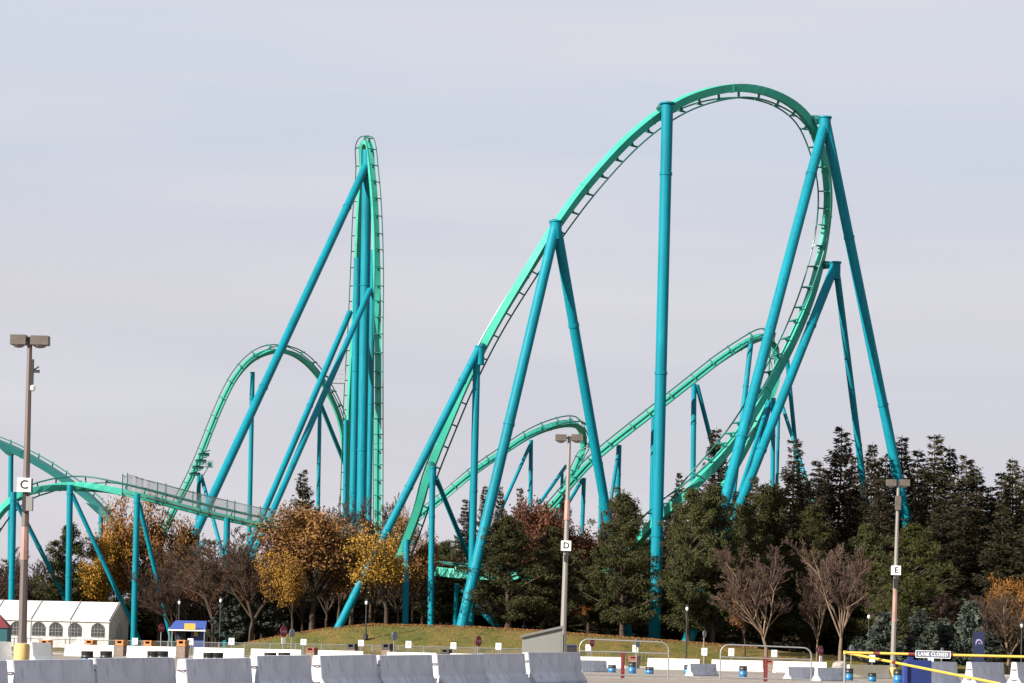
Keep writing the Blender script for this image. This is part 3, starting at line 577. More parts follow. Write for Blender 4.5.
# ------------------------------------------------------------------ lamp poles
def lamp_pole(px_t, py_t, px_b, d, letter, sx, sy, ssz, label, heads, pink, extras=None, col=BRONZE, ybase=643):
    g = XG(px_b, d); top = W(px_t, py_t, d); o = empty('lamp_pole', g, label, 'lamp pole', 'parking lot lamp poles'); v = top-g
    def at(py): 
        t = (W(px_t, py, d).z-g.z)/v.z; return v*t
    MB().path([(0, 0, .9), v], [.155, .085], 8).build('pole', col, o, True)
    hb = max(.5, W(px_b, ybase, d).z-g.z); MB().lathe((0, 0, -.1), [(.28, 0), (.28, hb), (.25, hb+.08), (.1, hb+.09)], 24).build('concrete_base', YELC, o, True)
    MB().tube((0, 0, hb), v*.10, .17, .155, 8).build('base_collar', col, o)
    s = MB(); a, b = at(pink[0]), at(pink[1]); s.tube(a, b, .135, .150, 8)
    s.build('weathered_band', PINKP, o, True)
    for i, (x0, x1, y0, y1) in enumerate(heads):
        c0 = (W((x0+x1)/2, (y0+y1)/2, d)-g); w = (x1-x0)*d/F; h = (y1-y0)*d/F
        hb = MB(); hb.box((0, 0, 0), (w*.94, .42, h), 0); hd = hb.build('lamp_head', HEADM, o, loc=c0, bevel=.012)
        ln = MB(); ln.lathe((0, 0, 0), [(.02, -.13), (.12, -.11), (.19, -.05), (.22, 0)], 20); l_ = ln.build('lens', LENS, hd, True, loc=(0, 0, -h/2))
        l_.scale = (w/.48*.8, 1, .8)
        arm = MB(); arm.tube((0, 0, 0), Vector((v.x-c0.x, 0, v.z-c0.z-.1)), .05, n=6); arm.build('bracket_arm', DARK, hd)
    c0 = W(sx, sy, d)-g; S = ssz*d/F; c0.y -= .22
    sb = MB(); sb.box((0, 0, 0), (S, .30, S)); sg = sb.build('letter_sign', WHITE, o, loc=c0, bevel=.01)
    eb = MB(); eb.box((S/2+.004, .005, 0), (.012, .27, S*.96)); eb.build('sign_edge', DARK, sg)
    text('letter', letter, S*.86, BLACKL, sg, (0, -.157, 0))
    if extras: extras(o, at, v)
    return o
def exC(o, at, v):
    a = at(504)+Vector((.06, -.22, 0)); b = MB(); b.box(a+Vector((.12, 0, 0)), (.22, .25, .5)); b.build('junction_box', mat('grey_box', (.25, .24, .24), .5), o); MB().box(a+Vector((-.06, .02, .02)), (.14, .22, .62)).build('bracket', DARK, o)
    a = at(372); b = MB(); b.box(a+Vector((.1, 0, 0)), (.12, .12, .9)); b.box(a+Vector((.26, 0, .03)), (.22, .1, .1)); b.tube(a+Vector((.1, 0, .03)), a+Vector((.34, 0, .2)), .03, n=5); b.build('camera_mount', DARK, o)
    b = MB(); b.lathe(at(388)+Vector((.16, -.08, -.1)), [(.02, -.02), (.09, .02), (.09, .16), (.04, .2)], 12); b.build('dome_camera', GLOBE, o, True)
def exD(o, at, v):
    MB().box(at(556)+Vector((0, -.2, -.1)), (.18, .2, .35)).build('junction_box', DARK, o)
def exE(o, at, v):
    MB().box(at(503)+Vector((0, -.05, 0)), (.32, .3, .85)).build('transmitter_box', HEADM, o); MB().box(at(583)+Vector((0, -.1, 0)), (.24, .24, .6)).build('junction_box', DARK, o)
lamp_pole(30, 337, 21.5, 95, 'C', 26, 485.5, 14, 'dark lamp pole carrying the square C sign at the left', [(10.5, 27.5, 335, 345), (30.5, 50, 336, 345.5)], (527, 560), exC)
lamp_pole(569.5, 436, 562, 134, 'D', 566, 546, 10, 'grey lamp pole carrying the square D sign behind the shed', [(555, 567, 434.5, 441), (571, 583.5, 434.5, 441)], (500, 520), exD, mat('grey_pole_paint', (.24, .22, .205), .5), 655)
lamp_pole(898.5, 481, 892.5, 163, 'E', 895.5, 570.5, 9.2, 'slender lamp pole carrying the square E sign at the right', [(886, 896.5, 479.5, 486), (899.5, 910, 479.5, 486)], (590, 622), exE, mat('grey_pole_paint', (.24, .22, .205), .5), 667)
# small park lamps
PG = 'black park lamps with white globes'
for (px, yt, yb, d, lab) in [(219.5, 598, 641, 222, 'thin black park lamp right of the blue canopy'), (178, 600, 640, 224, 'thin black park lamp left of the blue canopy'), (365.5, 600, 646, 213, 'black park lamp in front of the left end of the mound'), (524, 602, 634, 226, 'black park lamp just left of the grey shed'),
    (686, 606, 658, 208, 'black park lamp on a white base right of the thick column'), (868, 614, 655, 209, 'black park lamp left of pole E'), (1021, 623, 657, 207, 'black park lamp at the right edge of the photo')]:
    g = XG(px, d); h = W(px, yt, d).z-g.z; o = empty('park_lamp', g, lab, 'lamp post', PG)
    MB().tube((0, 0, 0), (0, 0, h-.3), .07, .05, 10).build('post', DARK, o, True)
    MB().lathe((0, 0, 0), [(.2, 0), (.2, .35), (.1, .45)], 12).build('base', GLOBE if px == 686 else DARK, o)
    MB().lathe((0, 0, h-.36), [(.06, 0), (.10, .07), (.13, .17), (.09, .27), (.03, .30)], 14).build('globe', GLOBE, o, True); MB().lathe((0, 0, h+.02), [(.15, 0), (.05, .1)], 10).build('cap', DARK, o)
# ------------------------------------------------------------------ barriers
PROF = [(-.30, 0), (.30, 0), (.30, .08), (.14, .32), (.085, .81), (-.085, .81), (-.14, .32), (-.30, .08)]
def barrier(p, q, label, group, m=CONC, s=1., loops=True, name='concrete_barrier'):
    p = Vector(p); q = Vector(q); L = (q-p).to_2d().length; mid = (p+q)/2; ang = math.atan2(q.y-p.y, q.x-p.x); sl = math.atan2(q.z-p.z, L)
    o = empty(name, mid, label, 'barrier', group); o.rotation_euler = (0, -sl, ang)
    b = MB(); b.prism([(x*s, z*s) for x, z in PROF], -L/2, L/2, Matrix.Rotation(-math.pi/2, 4, 'Z')); b.build('body', m, o, bevel=.012)
    if loops:
        for sg in (-1, 1):
            w = MB(); x = sg*L/2
            for z_ in (.25, .6): w.path([(x, -.09, z_), (x+sg*.05, -.05, z_), (x+sg*.06, 0, z_), (x+sg*.05, .05, z_), (x, .09, z_)], .012, 5)
            w.build('lifting_loop', mat('rusty_steel', (.16, .08, .05), .8), o)
    return o
A = np.array([(11-512)*45.8/F, 45.8]); B = np.array([(576-512)*71/F, 71.])
def online(px):
    lo, hi = -.3, 1.2
    for _ in range(40):
        m_ = (lo+hi)/2; P_ = A+(B-A)*m_; x = proj((P_[0], P_[1], T(*P_)+.8))[0]
        if x < px: lo = m_
        else: hi = m_
    P_ = A+(B-A)*lo; return Vector((P_[0], P_[1], T(*P_)))
NB = [(-64, 3, 'barrier mostly cut off by the left edge of the photo'), (11, 89, 'scuffed barrier in front of the yellow pole base'), (93, 170, 'barrier in front of two black-topped barrels and orange bins'), (181, 248, 'barrier in front of the blue-topped barrel'),
      (254, 306, 'barrier in front of the small round maroon sign on the left'), (317, 373, 'barrier below the black park lamp at the mound'), (376.5, 428, 'barrier below the left of the grass mound centre'), (434.5, 480.5, 'barrier just left of the hairline joint'),
      (481.5, 521, 'cracked barrier just right of the hairline joint'), (526, 577, 'last near barrier of the row, in front of the grey shed')]
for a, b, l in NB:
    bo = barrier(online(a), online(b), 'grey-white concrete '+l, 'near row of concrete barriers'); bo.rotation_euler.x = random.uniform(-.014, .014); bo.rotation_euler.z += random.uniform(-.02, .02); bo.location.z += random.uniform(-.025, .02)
for px, d, l in ((938, 96, 'shaded grey-white concrete barrier right of the dark blue panel'), (985, 94, 'shaded grey-white concrete barrier under the small sign at the banner'), (1030, 91, 'concrete barrier cut off by the right edge, its white end showing')):
    c = XG(px, d); dv = Vector((math.cos(1.02), math.sin(1.02), 0))*1.5; barrier(c-dv, c+dv, l, 'near barriers at the right', s=1.05)
FB = [(-6, 10, 645, 'far left edge of the photo'), (65, 114, 645, 'left end of the tent front'), (127, 176, 647, 'space right of the tent gable'), (194, 244, 647, 'space right of the blue canopy'), (251, 301, 648.5, 'space behind the left round maroon sign'),
      (318, 363, 650, 'black park lamp at the mound'), (387, 436, 651.5, 'centre of the mound'), (450, 505, 653, 'middle maroon sign')]
for a, b, y, l in FB:
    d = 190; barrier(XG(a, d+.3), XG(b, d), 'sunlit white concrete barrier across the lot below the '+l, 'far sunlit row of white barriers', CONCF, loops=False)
for a, b, l in ((580, 624, 'inside the left wire gate, left of the red post'), (648, 699, 'between the two wire gate frames'), (712, 762, 'behind the left half of the right wire gate frame'), (774, 826, 'right of the second red post')):
    d = 192; barrier(XG(a, d), XG(b, d+1), 'sunlit white barrier '+l, 'far sunlit row of white barriers', CONCF, loops=False)
barrier(XG(848, 160), XG(889, 163), 'cream barrier with yellow stains left of the pole E base', None, mat('cream_barrier_paint', (.76, .66, .42), .8, [((.78, .74, .64), 1, .4, .7, (1, 1, 1))]), loops=False)
barrier(XG(29, 98), XG(48, 100), 'short white barrier right of the yellow base of pole C', None, CONCF, loops=False)
barrier(XG(-8, 97), XG(8, 99), 'white barrier at the left edge beside pole C', None, CONCF, loops=False)
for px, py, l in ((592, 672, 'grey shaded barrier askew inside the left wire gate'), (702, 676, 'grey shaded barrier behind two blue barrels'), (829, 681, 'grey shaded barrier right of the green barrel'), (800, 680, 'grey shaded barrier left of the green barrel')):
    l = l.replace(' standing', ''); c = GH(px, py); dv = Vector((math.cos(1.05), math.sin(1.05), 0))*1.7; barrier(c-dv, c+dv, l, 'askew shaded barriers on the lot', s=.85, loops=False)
p = XG(48, 101); o = empty('bollard', p, 'short yellow round bollard at the end of the white barrier by pole C', 'bollard'); MB().lathe((0, 0, 0), [(.15, 0), (.15, .72), (.12, .76)], 20).build('post', YELC, o, True); MB().lathe((0, 0, .76), [(.16, 0), (.17, .06), (.05, .1)], 16).build('cap', BINO, o)
# ------------------------------------------------------------------ barrels
def barrel(px, yt, yb, label, col=BARB, d=None):
    p = XG(px, d) if d else GH(px, yb); s = abs(yb-yt)*p.y/F/.9 if not d else (W(px, 652.5 if px > 200 else 651, d).z-p.z)/.9
    o = empty('plastic_barrel', p, label, 'barrel', 'plastic drums on the parking lot'); wx = max(s*1.08, 8.4*p.y/F/.6); o.scale = (wx, wx, s) if not d else (1.15, 1.15, s)
    MB().lathe((0, 0, 0), [(.27, 0), (.29, .03), (.29, .2), (.30, .22), (.29, .24), (.29, .52 if not d else .3)], 24).build('drum', col, o, True)
    MB().lathe((0, 0, .52 if not d else .3), [(.295, 0), (.295, .08), (.31, .10), (.295, .12), (.29, .34), (.30, .36), (.30, .38 if not d else .6), (.26, .36 if not d else .58)], 24).build('black_sleeve', BARK_, o, True)
for a in [(87, 0, 0, 'black-topped blue barrel, left of the pair behind the second near barrier', BARB, 150), (106, 0, 0, 'black-topped blue barrel, right of the pair behind the second near barrier', BARB, 150), (153, 0, 0, 'black-topped barrel, left one below the orange bins', BARB, 150), (162, 0, 0, 'black-topped barrel, right one below the orange bins', BARB, 150),
    (209, 0, 0, 'blue barrel top, left one peeking over the near barriers', BARB, 150), (217, 0, 0, 'blue barrel top, right one peeking over the near barriers', BARB, 150), (270, 0, 0, 'dark barrel top left of the maroon sign post', BARB, 150), (284, 0, 0, 'dark barrel top right of the maroon sign post', BARB, 150),
    (612, 665, 672.5, 'blue barrel in front of the askew barrier in the left gate'), (632, 662, 673.5, 'light blue barrel with black sleeve just right of the first red post'), (649.5, 667, 674, 'dark barrel at the right side of the left wire gate'),
    (688, 665, 674.5, 'bright blue barrel, left of the pair between the gates'), (701.5, 666, 675.5, 'teal-blue barrel, right of the pair between the gates'), (743, 666, 677, 'light blue barrel inside the right gate'), (789.5, 668, 677, 'small dark barrel just right of the second red post'),
    (797, 667, 678.5, 'solid blue barrel left of the green one'), (812, 668.5, 679.5, 'green barrel with black sleeve', BARG), (849, 668.5, 680.5, 'blue barrel at the left end of the cream barrier'), (872, 673, 681.5, 'half-height blue barrel in front of the cream barrier'), (898, 669.5, 683, 'blue barrel beside the dark blue panel')]: barrel(*a)
# ------------------------------------------------------------------ bins
def bin_(px, yt, label, d, lid=BINO, s=1.):
    p = XG(px, d); h = (W(px, yt, d).z-p.z); o = empty('litter_bin', p, label, 'litter bin', 'litter bins across the lot', rz=rad(-18)); w = .68*s
    MB().box((0, 0, h*.33), (w, w, h*.66)).build('bin_body', BINB, o, bevel=.02)
    l = MB(); l.box((0, 0, h*.69), (w*1.06, w*1.06, h*.06)); l.box((0, w*.46, h*.83), (w, .07, h*.3)); l.box((-w*.47, 0, h*.83), (.07, w*.84, h*.24)); l.box((w*.47, 0, h*.83), (.07, w*.84, h*.24)); l.box((0, 0, h*.97), (w*1.06, w*1.06, h*.06)); l.box((-w*.36, -w*.47, h*.83), (w*.2, .06, h*.22)); l.box((w*.36, -w*.47, h*.83), (w*.2, .06, h*.22)); l.box((0, -w*.47, h*.755), (w*.5, .06, h*.08)); l.build('bin_lid', lid, o)
    MB().box((0, .1, h*.83), (w*.7, w*.5, h*.2)).build('bin_opening', DARK, o)
for a in [(90.5, 640, 'orange-topped bin showing above the barrier in front of the tent', 204), (121, 640, 'brown bin with orange lid in the gap between the first two white barriers', 203), (149, 640.5, 'orange-topped bin half hidden behind the second white barrier', 206), (182.5, 640, 'tall brown bin with orange lid in the gap left of the blue canopy', 198), (46, 640, 'orange bin lid behind the yellow bollard', 200),
          (311.5, 647.5, 'reddish bin in the gap between the far white barriers below the mound', 200, BINR), (352, 643.5, 'dark-topped bin behind the barriers left of the park lamp', 206, DARK), (387, 643.5, 'dark-topped bin right of the park lamp at the mound', 206, DARK), (446, 649, 'small dark-topped bin below the mound centre', 205, DARK), (634, 656, 'orange-topped bin behind the light blue barrel', 200, BINR), (770, 660, 'brown bin just behind the second red post', 200, BINR)]: bin_(*a)
# ------------------------------------------------------------------ signs
def small_sign(px, yt, yb, label, d=203, w=.42):
    p = XG(px, d); z1 = W(px, yt, d).z-p.z; z0 = W(px, yb, d).z-p.z
    o = empty('bay_sign', p, label, 'sign', 'small white arrow signs'); MB().tube((0, .08, 0), (0, .05, z1), .035, n=6).build('post', GALV, o)
    pn = MB().box((0, 0, (z0+z1)/2), (w, .03, z1-z0)).build('panel', WHITE, o, bevel=.004); zc = (z0+z1)/2
    MB().prism([(-.07, zc-.10), (-.02, zc-.10), (-.02, zc-.02), (.07, zc-.02), (.07, zc+.02), (.02, zc+.14), (-.02, zc+.14), (-.10, zc+.02), (-.07, zc+.02)], -.024, -.016).build('mark', BLUES, pn)
for px, yt, yb, l in [(47, 638, 645, 'above the yellow bollard'), (80, 637, 644, 'in front of the tent wall'), (134.5, 638, 644.5, 'in front of the column beside the tent'), (190, 638.5, 645, 'above the tall brown bin'), (231, 638, 645, 'right of the blue canopy'), (303, 639, 645, 'left of the reddish bin'), (360.5, 640, 646, 'left of the park lamp at the mound'), (408, 641, 648, 'below the mound crest'),
    (453, 642.5, 649, 'left of the middle maroon sign'), (498, 643, 649.5, 'left of the grey shed'), (588, 644.5, 652, 'left of the maroon sign in the gate'), (635, 645, 653, 'below the grey sign back in the left gate'), (704, 648, 655.5, 'between the two wire gates'), (731, 648.5, 656, 'in the left half of the right gate'), (774, 650, 657, 'right of the second red post'), (872, 655, 662, 'behind the yellow booms'), (930.5, 658, 665, 'just under the LANE CLOSED sign'), (980, 657, 664, 'at the foot of the navy banner')]:
    small_sign(px, yt, yb, 'small white sign on a thin post '+l)
def round_sign(px, yc, r, d, label, back=False, plate=True):
    p = XG(px, d); zc = W(px, yc, d).z-p.z; R_ = r*d/F; o = empty('round_sign', p, label, 'road sign', None, rz=rad(56)); MB().tube((0, .06, 0), (0, .06, zc+R_*.8), .04, n=6).build('post', GALV, o)
    vs = [(R_*math.cos(rad(a)), zc+R_*math.sin(rad(a))) for a in np.arange(0, 360, 15)]
    ds = MB().prism(vs, -.015, .015).build('disc', GREYS if back else REDS, o)
    if not back: MB().box((0, -.022, zc), (R_*1.45, .01, R_*.42)).build('bar', PINKS, ds)
    if plate: MB().box((0, 0, zc-R_-.26), (.42, .025, .46)).build('plate', WHITE, o)
for a in [(283, 631.5, 5.6, 197, 'round maroon no entry sign with white plate, leftmost, at the foot of the mound', False, True), (478, 641, 5.4, 199, 'round maroon no entry sign at the middle of the lot, left of the shed', False, False), (591.5, 642.5, 4.6, 196, 'round maroon no entry sign seen inside the left wire gate', False, False),
          (820.5, 650.5, 5., 199, 'round maroon no entry sign left of the boulder', False, True), (161, 628, 4.5, 214, 'faint maroon round sign left of the blue canopy', False, False), (291.5, 633, 4.4, 200, 'grey back of a sign right beside the leftmost maroon sign', True, False), (394, 636, 4.6, 204, 'grey back of a sign below the crest of the mound', True, False), (637, 643, 4.6, 196, 'grey-blue sign back at the right side of the left wire gate', True, False), (851.5, 649, 4.2, 199, 'pale sign back right of the boulder', True, False), (942, 651, 3.5, 196, 'pale sign top showing above the LANE CLOSED board', True, False), (704, 634, 3.6, 204, 'pale grey sign back between the wire gates above the white sign', True, False)]: round_sign(*a)
# ------------------------------------------------------------------ steel fence
fo = empty('steel_fence', XG(270, 207), 'long grey steel crowd fence running between the lot and the tent and mound', 'fence'); fo_l = Vector(fo.location)
def fence(o, px0, px1, d, h, step, per=.14):
    L0 = Vector(o.location); a = XG(px0, d); b = XG(px1, d); n = int((b-a).length/step); bars = MB()
    for i in range(n):
        p = a+(b-a)*(i/n); q = a+(b-a)*((i+1)/n); p.z = T(p.x, p.y); q.z = T(q.x, q.y); p -= L0; q -= L0
        MB().tube(p, p+Vector((0, 0, h+.06)), .045, n=6).build('post', GALV, o)
        r = MB()
        for z_ in (.15, h): r.tube(p+Vector((0, 0, z_)), q+Vector((0, 0, z_)), .032, n=5)
        r.build('rail', GALV, o)
        k = int((q-p).length/per)
        for j in range(1, k): c = p+(q-p)*(j/k); bars.tube(c+Vector((0, 0, .15)), c+Vector((0, 0, h)), .011, n=3)
    x = bars.build('wire_infill', mat('fence_wire', (.13, .13, .135), .6), o)
fence(fo, -12, 552, 207, 1.12, 1.95, .085)
def gate(px0, px1, yt, ym, d, label):
    a = XG(px0, d); b = XG(px1, d); o = empty('wire_gate', (a+b)/2, label, 'gate', 'temporary wire gate frames'); L0 = Vector(o.location); a = a-L0; b = b-L0
    ang = math.atan2(b.y-a.y, b.x-a.x); za = W(px0, yt, d).z-L0.z; zb = W(px1, yt+(px1-px0)*.0235*1.6, d).z-L0.z; ex = (b-a).normalized(); rr = .28
    pts = [a+Vector((0, 0, -.0)), a+Vector((0, 0, za-rr))]+[a+ex*(rr-rr*math.cos(t))+Vector((0, 0, za-rr+rr*math.sin(t))) for t in (.4, .8, 1.2, 1.57)]
    pts += [b-ex*(rr-rr*math.cos(t))+Vector((0, 0, zb-rr+rr*math.sin(t))) for t in (1.57, 1.2, .8, .4)]+[b+Vector((0, 0, zb-rr)), b.copy()]
    MB().path(pts, .024, 8).build('frame', GALV, o, True)
    zm = W(px0, ym, d).z-L0.z; MB().tube(a+Vector((0, 0, zm)), b+Vector((0, 0, zm-.02)), .024, n=6).build('mid_rail', GALV, o); MB().tube(a+Vector((0, 0, .1)), b+Vector((0, 0, .1)), .024, n=6).build('bottom_rail', GALV, o)
    w = MB(); n = int((b-a).length/.11)
    for i in range(1, n): c = a+(b-a)*(i/n); w.tube(c+Vector((0, 0, .1)), c+Vector((0, 0, zm)), .0018, n=3)
    for z_ in np.arange(.22, zm, .12): w.tube(a+Vector((0, 0, z_)), b+Vector((0, 0, z_)), .0018, n=3)
    w.build('wire_mesh', GALV, o); 
    for c in (a, b): MB().box((c.x, c.y, .02), (.12, .6, .05)).build('foot', GALV, o)
gate(579, 668, 639, 651, 92, 'arched steel pipe gate frame with wire mesh just right of the near barriers'); gate(720, 811, 644.5, 657, 92, 'arched steel pipe gate frame with wire mesh left of the yellow booms')
for px, yt, l in ((622.5, 652.5, 'red post standing in the left wire gate'), (765.3, 657.5, 'red post standing in the right wire gate')):
    p = XG(px, 94); h = W(px, yt, 94).z-p.z; o = empty('red_post', p, l, 'post', 'red posts at the wire gates'); MB().box((0, 0, h/2), (.13, .13, h)).build('upright', RED, o, bevel=.006); MB().box((0, 0, h-.03), (.24, .14, .10)).build('cap', RED, o, bevel=.006)
# ------------------------------------------------------------------ booms, panel
def boom(pts, d, label, bands):
    P_ = [W(*a) for a in pts]; o = empty('yellow_boom', P_[0], label, 'barrier arm'); L0 = P_[0]; n = (P_[1]-P_[0]); MB().tube((0, 0, 0), n, .042, n=12).build('arm', YEL, o, True)
    for t in bands:
        c = n*t; u = n.normalized(); MB().tube(c-u*.10, c+u*.10, .052, n=12).build('red_band', RED, o, True)
    MB().lathe((0, 0, -.06), [(.02, 0), (.055, .01), (.055, .11), (.02, .12)], 12).build('end_cap', YEL, o)
    return o, n
b1, n1 = boom([(845, 652.5, 86), (1075, 658, 84)], 86, 'long level yellow boom barrier carrying the LANE CLOSED board', (.14, .295, .462)); 
MB().tube(n1, n1+Vector((0, 0, -1.5)), .06, n=10).build('stand', YEL, b1)
c = W(933, 654.4, 84.7)-Vector(b1.location); hs = MB().box((0, 0, 0), (1.10, .03, .235)).build('lane_board', mat('blue_grey_board', (.22, .27, .38), .5), b1, loc=c, bevel=.005)
bd = MB(); 
for sx, sz, w_, h_ in ((0, .108, 1.08, .016), (0, -.108, 1.08, .016), (-.54, 0, .016, .2), (.54, 0, .016, .2)): bd.box((sx, -.019, sz), (w_, .008, h_))
bd.build('board_border', WHITE, hs); text('board_text', 'LANE CLOSED', .155, WHITE, hs, (0, -.02, -.004), xs=.84); hs.rotation_euler = (0, .008, 0)
lg_ = XG(905, 88)
b2, n2 = boom([(845, 652.5, 88), (1001, 684, 80)], 88, 'yellow boom barrier slanting down to the right in front of the barriers', (.34,)); MB().tube(n2, n2+Vector((0, 0, -.9)), .05, n=10).build('stand', YEL, b2)
MB().tube((0, .05, 0), (0, .05, -(Vector(b2.location).z-T(b2.location.x, b2.location.y))), .035, n=8).build('stand', GALV, b2)
p = XG(916.5, 89); h = W(916.5, 657.5, 89).z-p.z; o = empty('blue_cabinet', p, 'dark blue panel cabinet standing behind the yellow booms', 'cabinet')
MB().box((.03, 0, (h-.08)/2), (.84, .5, h-.08)).build('cabinet_body', BLUEP, o, bevel=.01); MB().box((-.40, -.05, h*.42), (.10, .62, h*.84)).build('side_plate', mat('bright_blue_panel', (.03, .07, .42), .5), o, bevel=.008); MB().box((-.22, 0, h-.03), (.14, .4, .10)).build('hinge_block', BLUEP, o); MB().box((.24, -.253, h*.55), (.03, .012, .12)).build('handle', DARK, o)
# ------------------------------------------------------------------ grey shed
p = XG(543.5, 100); zl = W(521, 637.5, 100).z-p.z; zr = W(561, 628, 100).z-p.z; w = 40*100/F; o = empty('grey_shed', p, 'small grey shed with a sloping roof behind the end of the near barriers', 'shed'); x0 = -22*100/F; x1 = x0+w
MB().prism([(x0, 0), (x1, 0), (x1, zr), (x0, zl)], -.1, 1.3).build('walls', SHED, o); MB().add([(x0-.08, -.2, zl+.0), (x1+.05, -.2, zr+.01), (x1+.05, 1.4, zr+.01), (x0-.08, 1.4, zl), (x0-.08, -.2, zl+.08), (x1+.05, -.2, zr+.10), (x1+.05, 1.4, zr+.10), (x0-.08, 1.4, zl+.08)], [(0, 1, 2, 3), (4, 5, 6, 7), (0, 1, 5, 4), (1, 2, 6, 5), (2, 3, 7, 6), (3, 0, 4, 7)]).build('roof', SHEDR, o)
MB().box((x1+.055, .6, zr*.45), (.03, .9, zr*.85)).build('door', mat('shed_door', (.20, .20, .22), .6), o); MB().box((x1-.03, -.105, zr*.48), (.06, .02, zr*.92)).build('corner_trim', SHEDR, o)
p = XG(571, 118); o = empty('dark_cabinet', p, 'low dark cabinet just right of the grey shed', 'cabinet'); hh_ = W(571, 646, 118).z-p.z; MB().box((0, 0, hh_/2), (.42, .6, hh_)).build('body', DARK, o, bevel=.02); MB().box((0, 0, hh_+.02), (.46, .66, .05)).build('lid', BLUEP, o)
# ------------------------------------------------------------------ tent
d = 226; pr = XG(109, d); Zb = pr.z
def zz(py, px=100): return W(px, py, d).z-Zb
xr = 0; xl = -(109+45)*d/F; ze = zz(621, 109); zr_ = zz(603.5, 118)+.1; dep = 6.4; gx_ = .0
o = empty('white_tent', pr, 'long white event tent with arched windows at the left', 'tent'); sh = .12
def tp(x, y, z): return (x, y, z)
walls = MB(); walls.add([tp(xl, 0, 0), tp(xr, 0, 0), tp(xr, 0, ze), tp(xl, 0, ze), tp(xl, dep, 0), tp(xr, dep, 0), tp(xr, dep, ze), tp(xl, dep, ze)], [(0, 1, 2, 3), (7, 6, 5, 4)])
# yaw the tent so that its right gable is seen
o.rotation_euler = (0, 0, rad(-6)); wl = walls.build('side_wall', TENT, o)
g = MB(); g.add([(xr, 0, 0), (xr, dep, 0), (xr, dep, ze), (xr, dep/2, zr_), (xr, 0, ze), (xr-.06, 0, 0), (xr-.06, dep, 0), (xr-.06, dep, ze), (xr-.06, dep/2, zr_), (xr-.06, 0, ze)], [(0, 1, 2, 3, 4), (9, 8, 7, 6, 5), (0, 4, 9, 5), (1, 6, 7, 2), (0, 5, 6, 1)]).build('gable_wall', TENT, o)
r = MB(); r.add([(xl, -.12, ze-.05), (xr+.05, -.12, ze-.05), (xr+.05, dep/2, zr_+.03), (xl, dep/2, zr_+.03), (xr+.05, dep+.12, ze-.05), (xl, dep+.12, ze-.05), (xl, -.12, ze-.12), (xr+.05, -.12, ze-.12), (xr+.05, dep/2, zr_-.04), (xl, dep/2, zr_-.04), (xr+.05, dep+.12, ze-.12), (xl, dep+.12, ze-.12)], [(0, 1, 2, 3), (3, 2, 4, 5), (0, 6, 7, 1), (1, 7, 8, 2), (2, 8, 10, 4), (6, 9, 8, 7), (9, 11, 10, 8)]).build('roof', TENT, o)
for k in range(5):
    x = -k*3.35-.05; s_ = MB(); s_.path([(x, -.15, ze), (x, dep/2, zr_+.07), (x, dep+.15, ze)], .035, 5); s_.path([(x, -.03, 0), (x, -.03, ze)], .03, 5); s_.build('roof_seam', mat('seam_grey', (.35, .34, .34), .7), o)
for pxw in (97, 73.5, 54, 36.5, 14, -8):
    x = (pxw-109)*d/F; w_ = .56; zb, zt = .95, 1.55; arch = [(x-w_, zb), (x+w_, zb), (x+w_, zt)]+[(x+w_*math.cos(a), zt+w_*math.sin(a)) for a in np.linspace(.15, math.pi-.15, 12)]+[(x-w_, zt)]
    wn = MB().prism(arch, -.05, -.02).build('window', GLASS, o); m_ = MB()
    for xx in (-.28, 0, .28): m_.box((x+xx, -.06, (zb+zt+.35)/2), (.025, .02, zt+.38-zb+(.1 if xx == 0 else -.1)))
    for z_ in (zb+.02, zb+.38, zt+.05): m_.box((x, -.062, z_), (w_*2, .02, .025))
    m_.path([(x+w_*math.cos(a), -.06, zt+w_*math.sin(a)) for a in np.linspace(0, math.pi, 12)], .018, 4); m_.build('window_bars', mat('window_bar_grey', (.30, .30, .30), .7), wn)
ad = [(dep/2-.9, 0), (dep/2+.9, 0), (dep/2+.9, 1.5)]+[(dep/2+.9*math.cos(a), 1.5+.7*math.sin(a)) for a in np.linspace(.1, math.pi-.1, 10)]+[(dep/2-.9, 1.5)]
MB().add([(xr+.02, y, z) for y, z in ad]+[(xr+.05, y, z) for y, z in ad], [tuple(range(len(ad))), tuple(reversed(range(len(ad), 2*len(ad))))]+[(i, (i+1) % len(ad), len(ad)+(i+1) % len(ad), len(ad)+i) for i in range(len(ad))]).build('arched_door', mat('tent_door_grey', (.42, .42, .45), .7), o)
# kiosk at far left, canopy, banner, boulder
p = XG(0, 190); h1 = W(0, 617, 190).z-p.z; h2 = W(9, 628, 190).z-p.z; o = empty('small_kiosk', p, 'small teal and blue kiosk with a maroon roof at the left edge', 'kiosk'); MB().box((-.2, 0, h2*.75), (1.6, 1.6, h2*.5)).build('upper_wall', TEALW, o); MB().box((-.2, -.02, h2*.25), (1.64, 1.64, h2*.5)).build('lower_wall', BLUEP, o)
MB().add([(-1.1, -.9, h2), (.7, -.9, h2), (.7, .9, h2), (-1.1, .9, h2), (-.2, 0, h1+.3)], [(0, 1, 4), (1, 2, 4), (2, 3, 4), (3, 0, 4), (3, 2, 1, 0)]).build('roof', MAROON, o)
d = 222; p = XG(188, d); o = empty('blue_canopy', p, 'low open stand with a blue canopy and yellow sign right of the tent', 'canopy'); s_ = d/F
def z2(y): return W(188, y, d).z-p.z
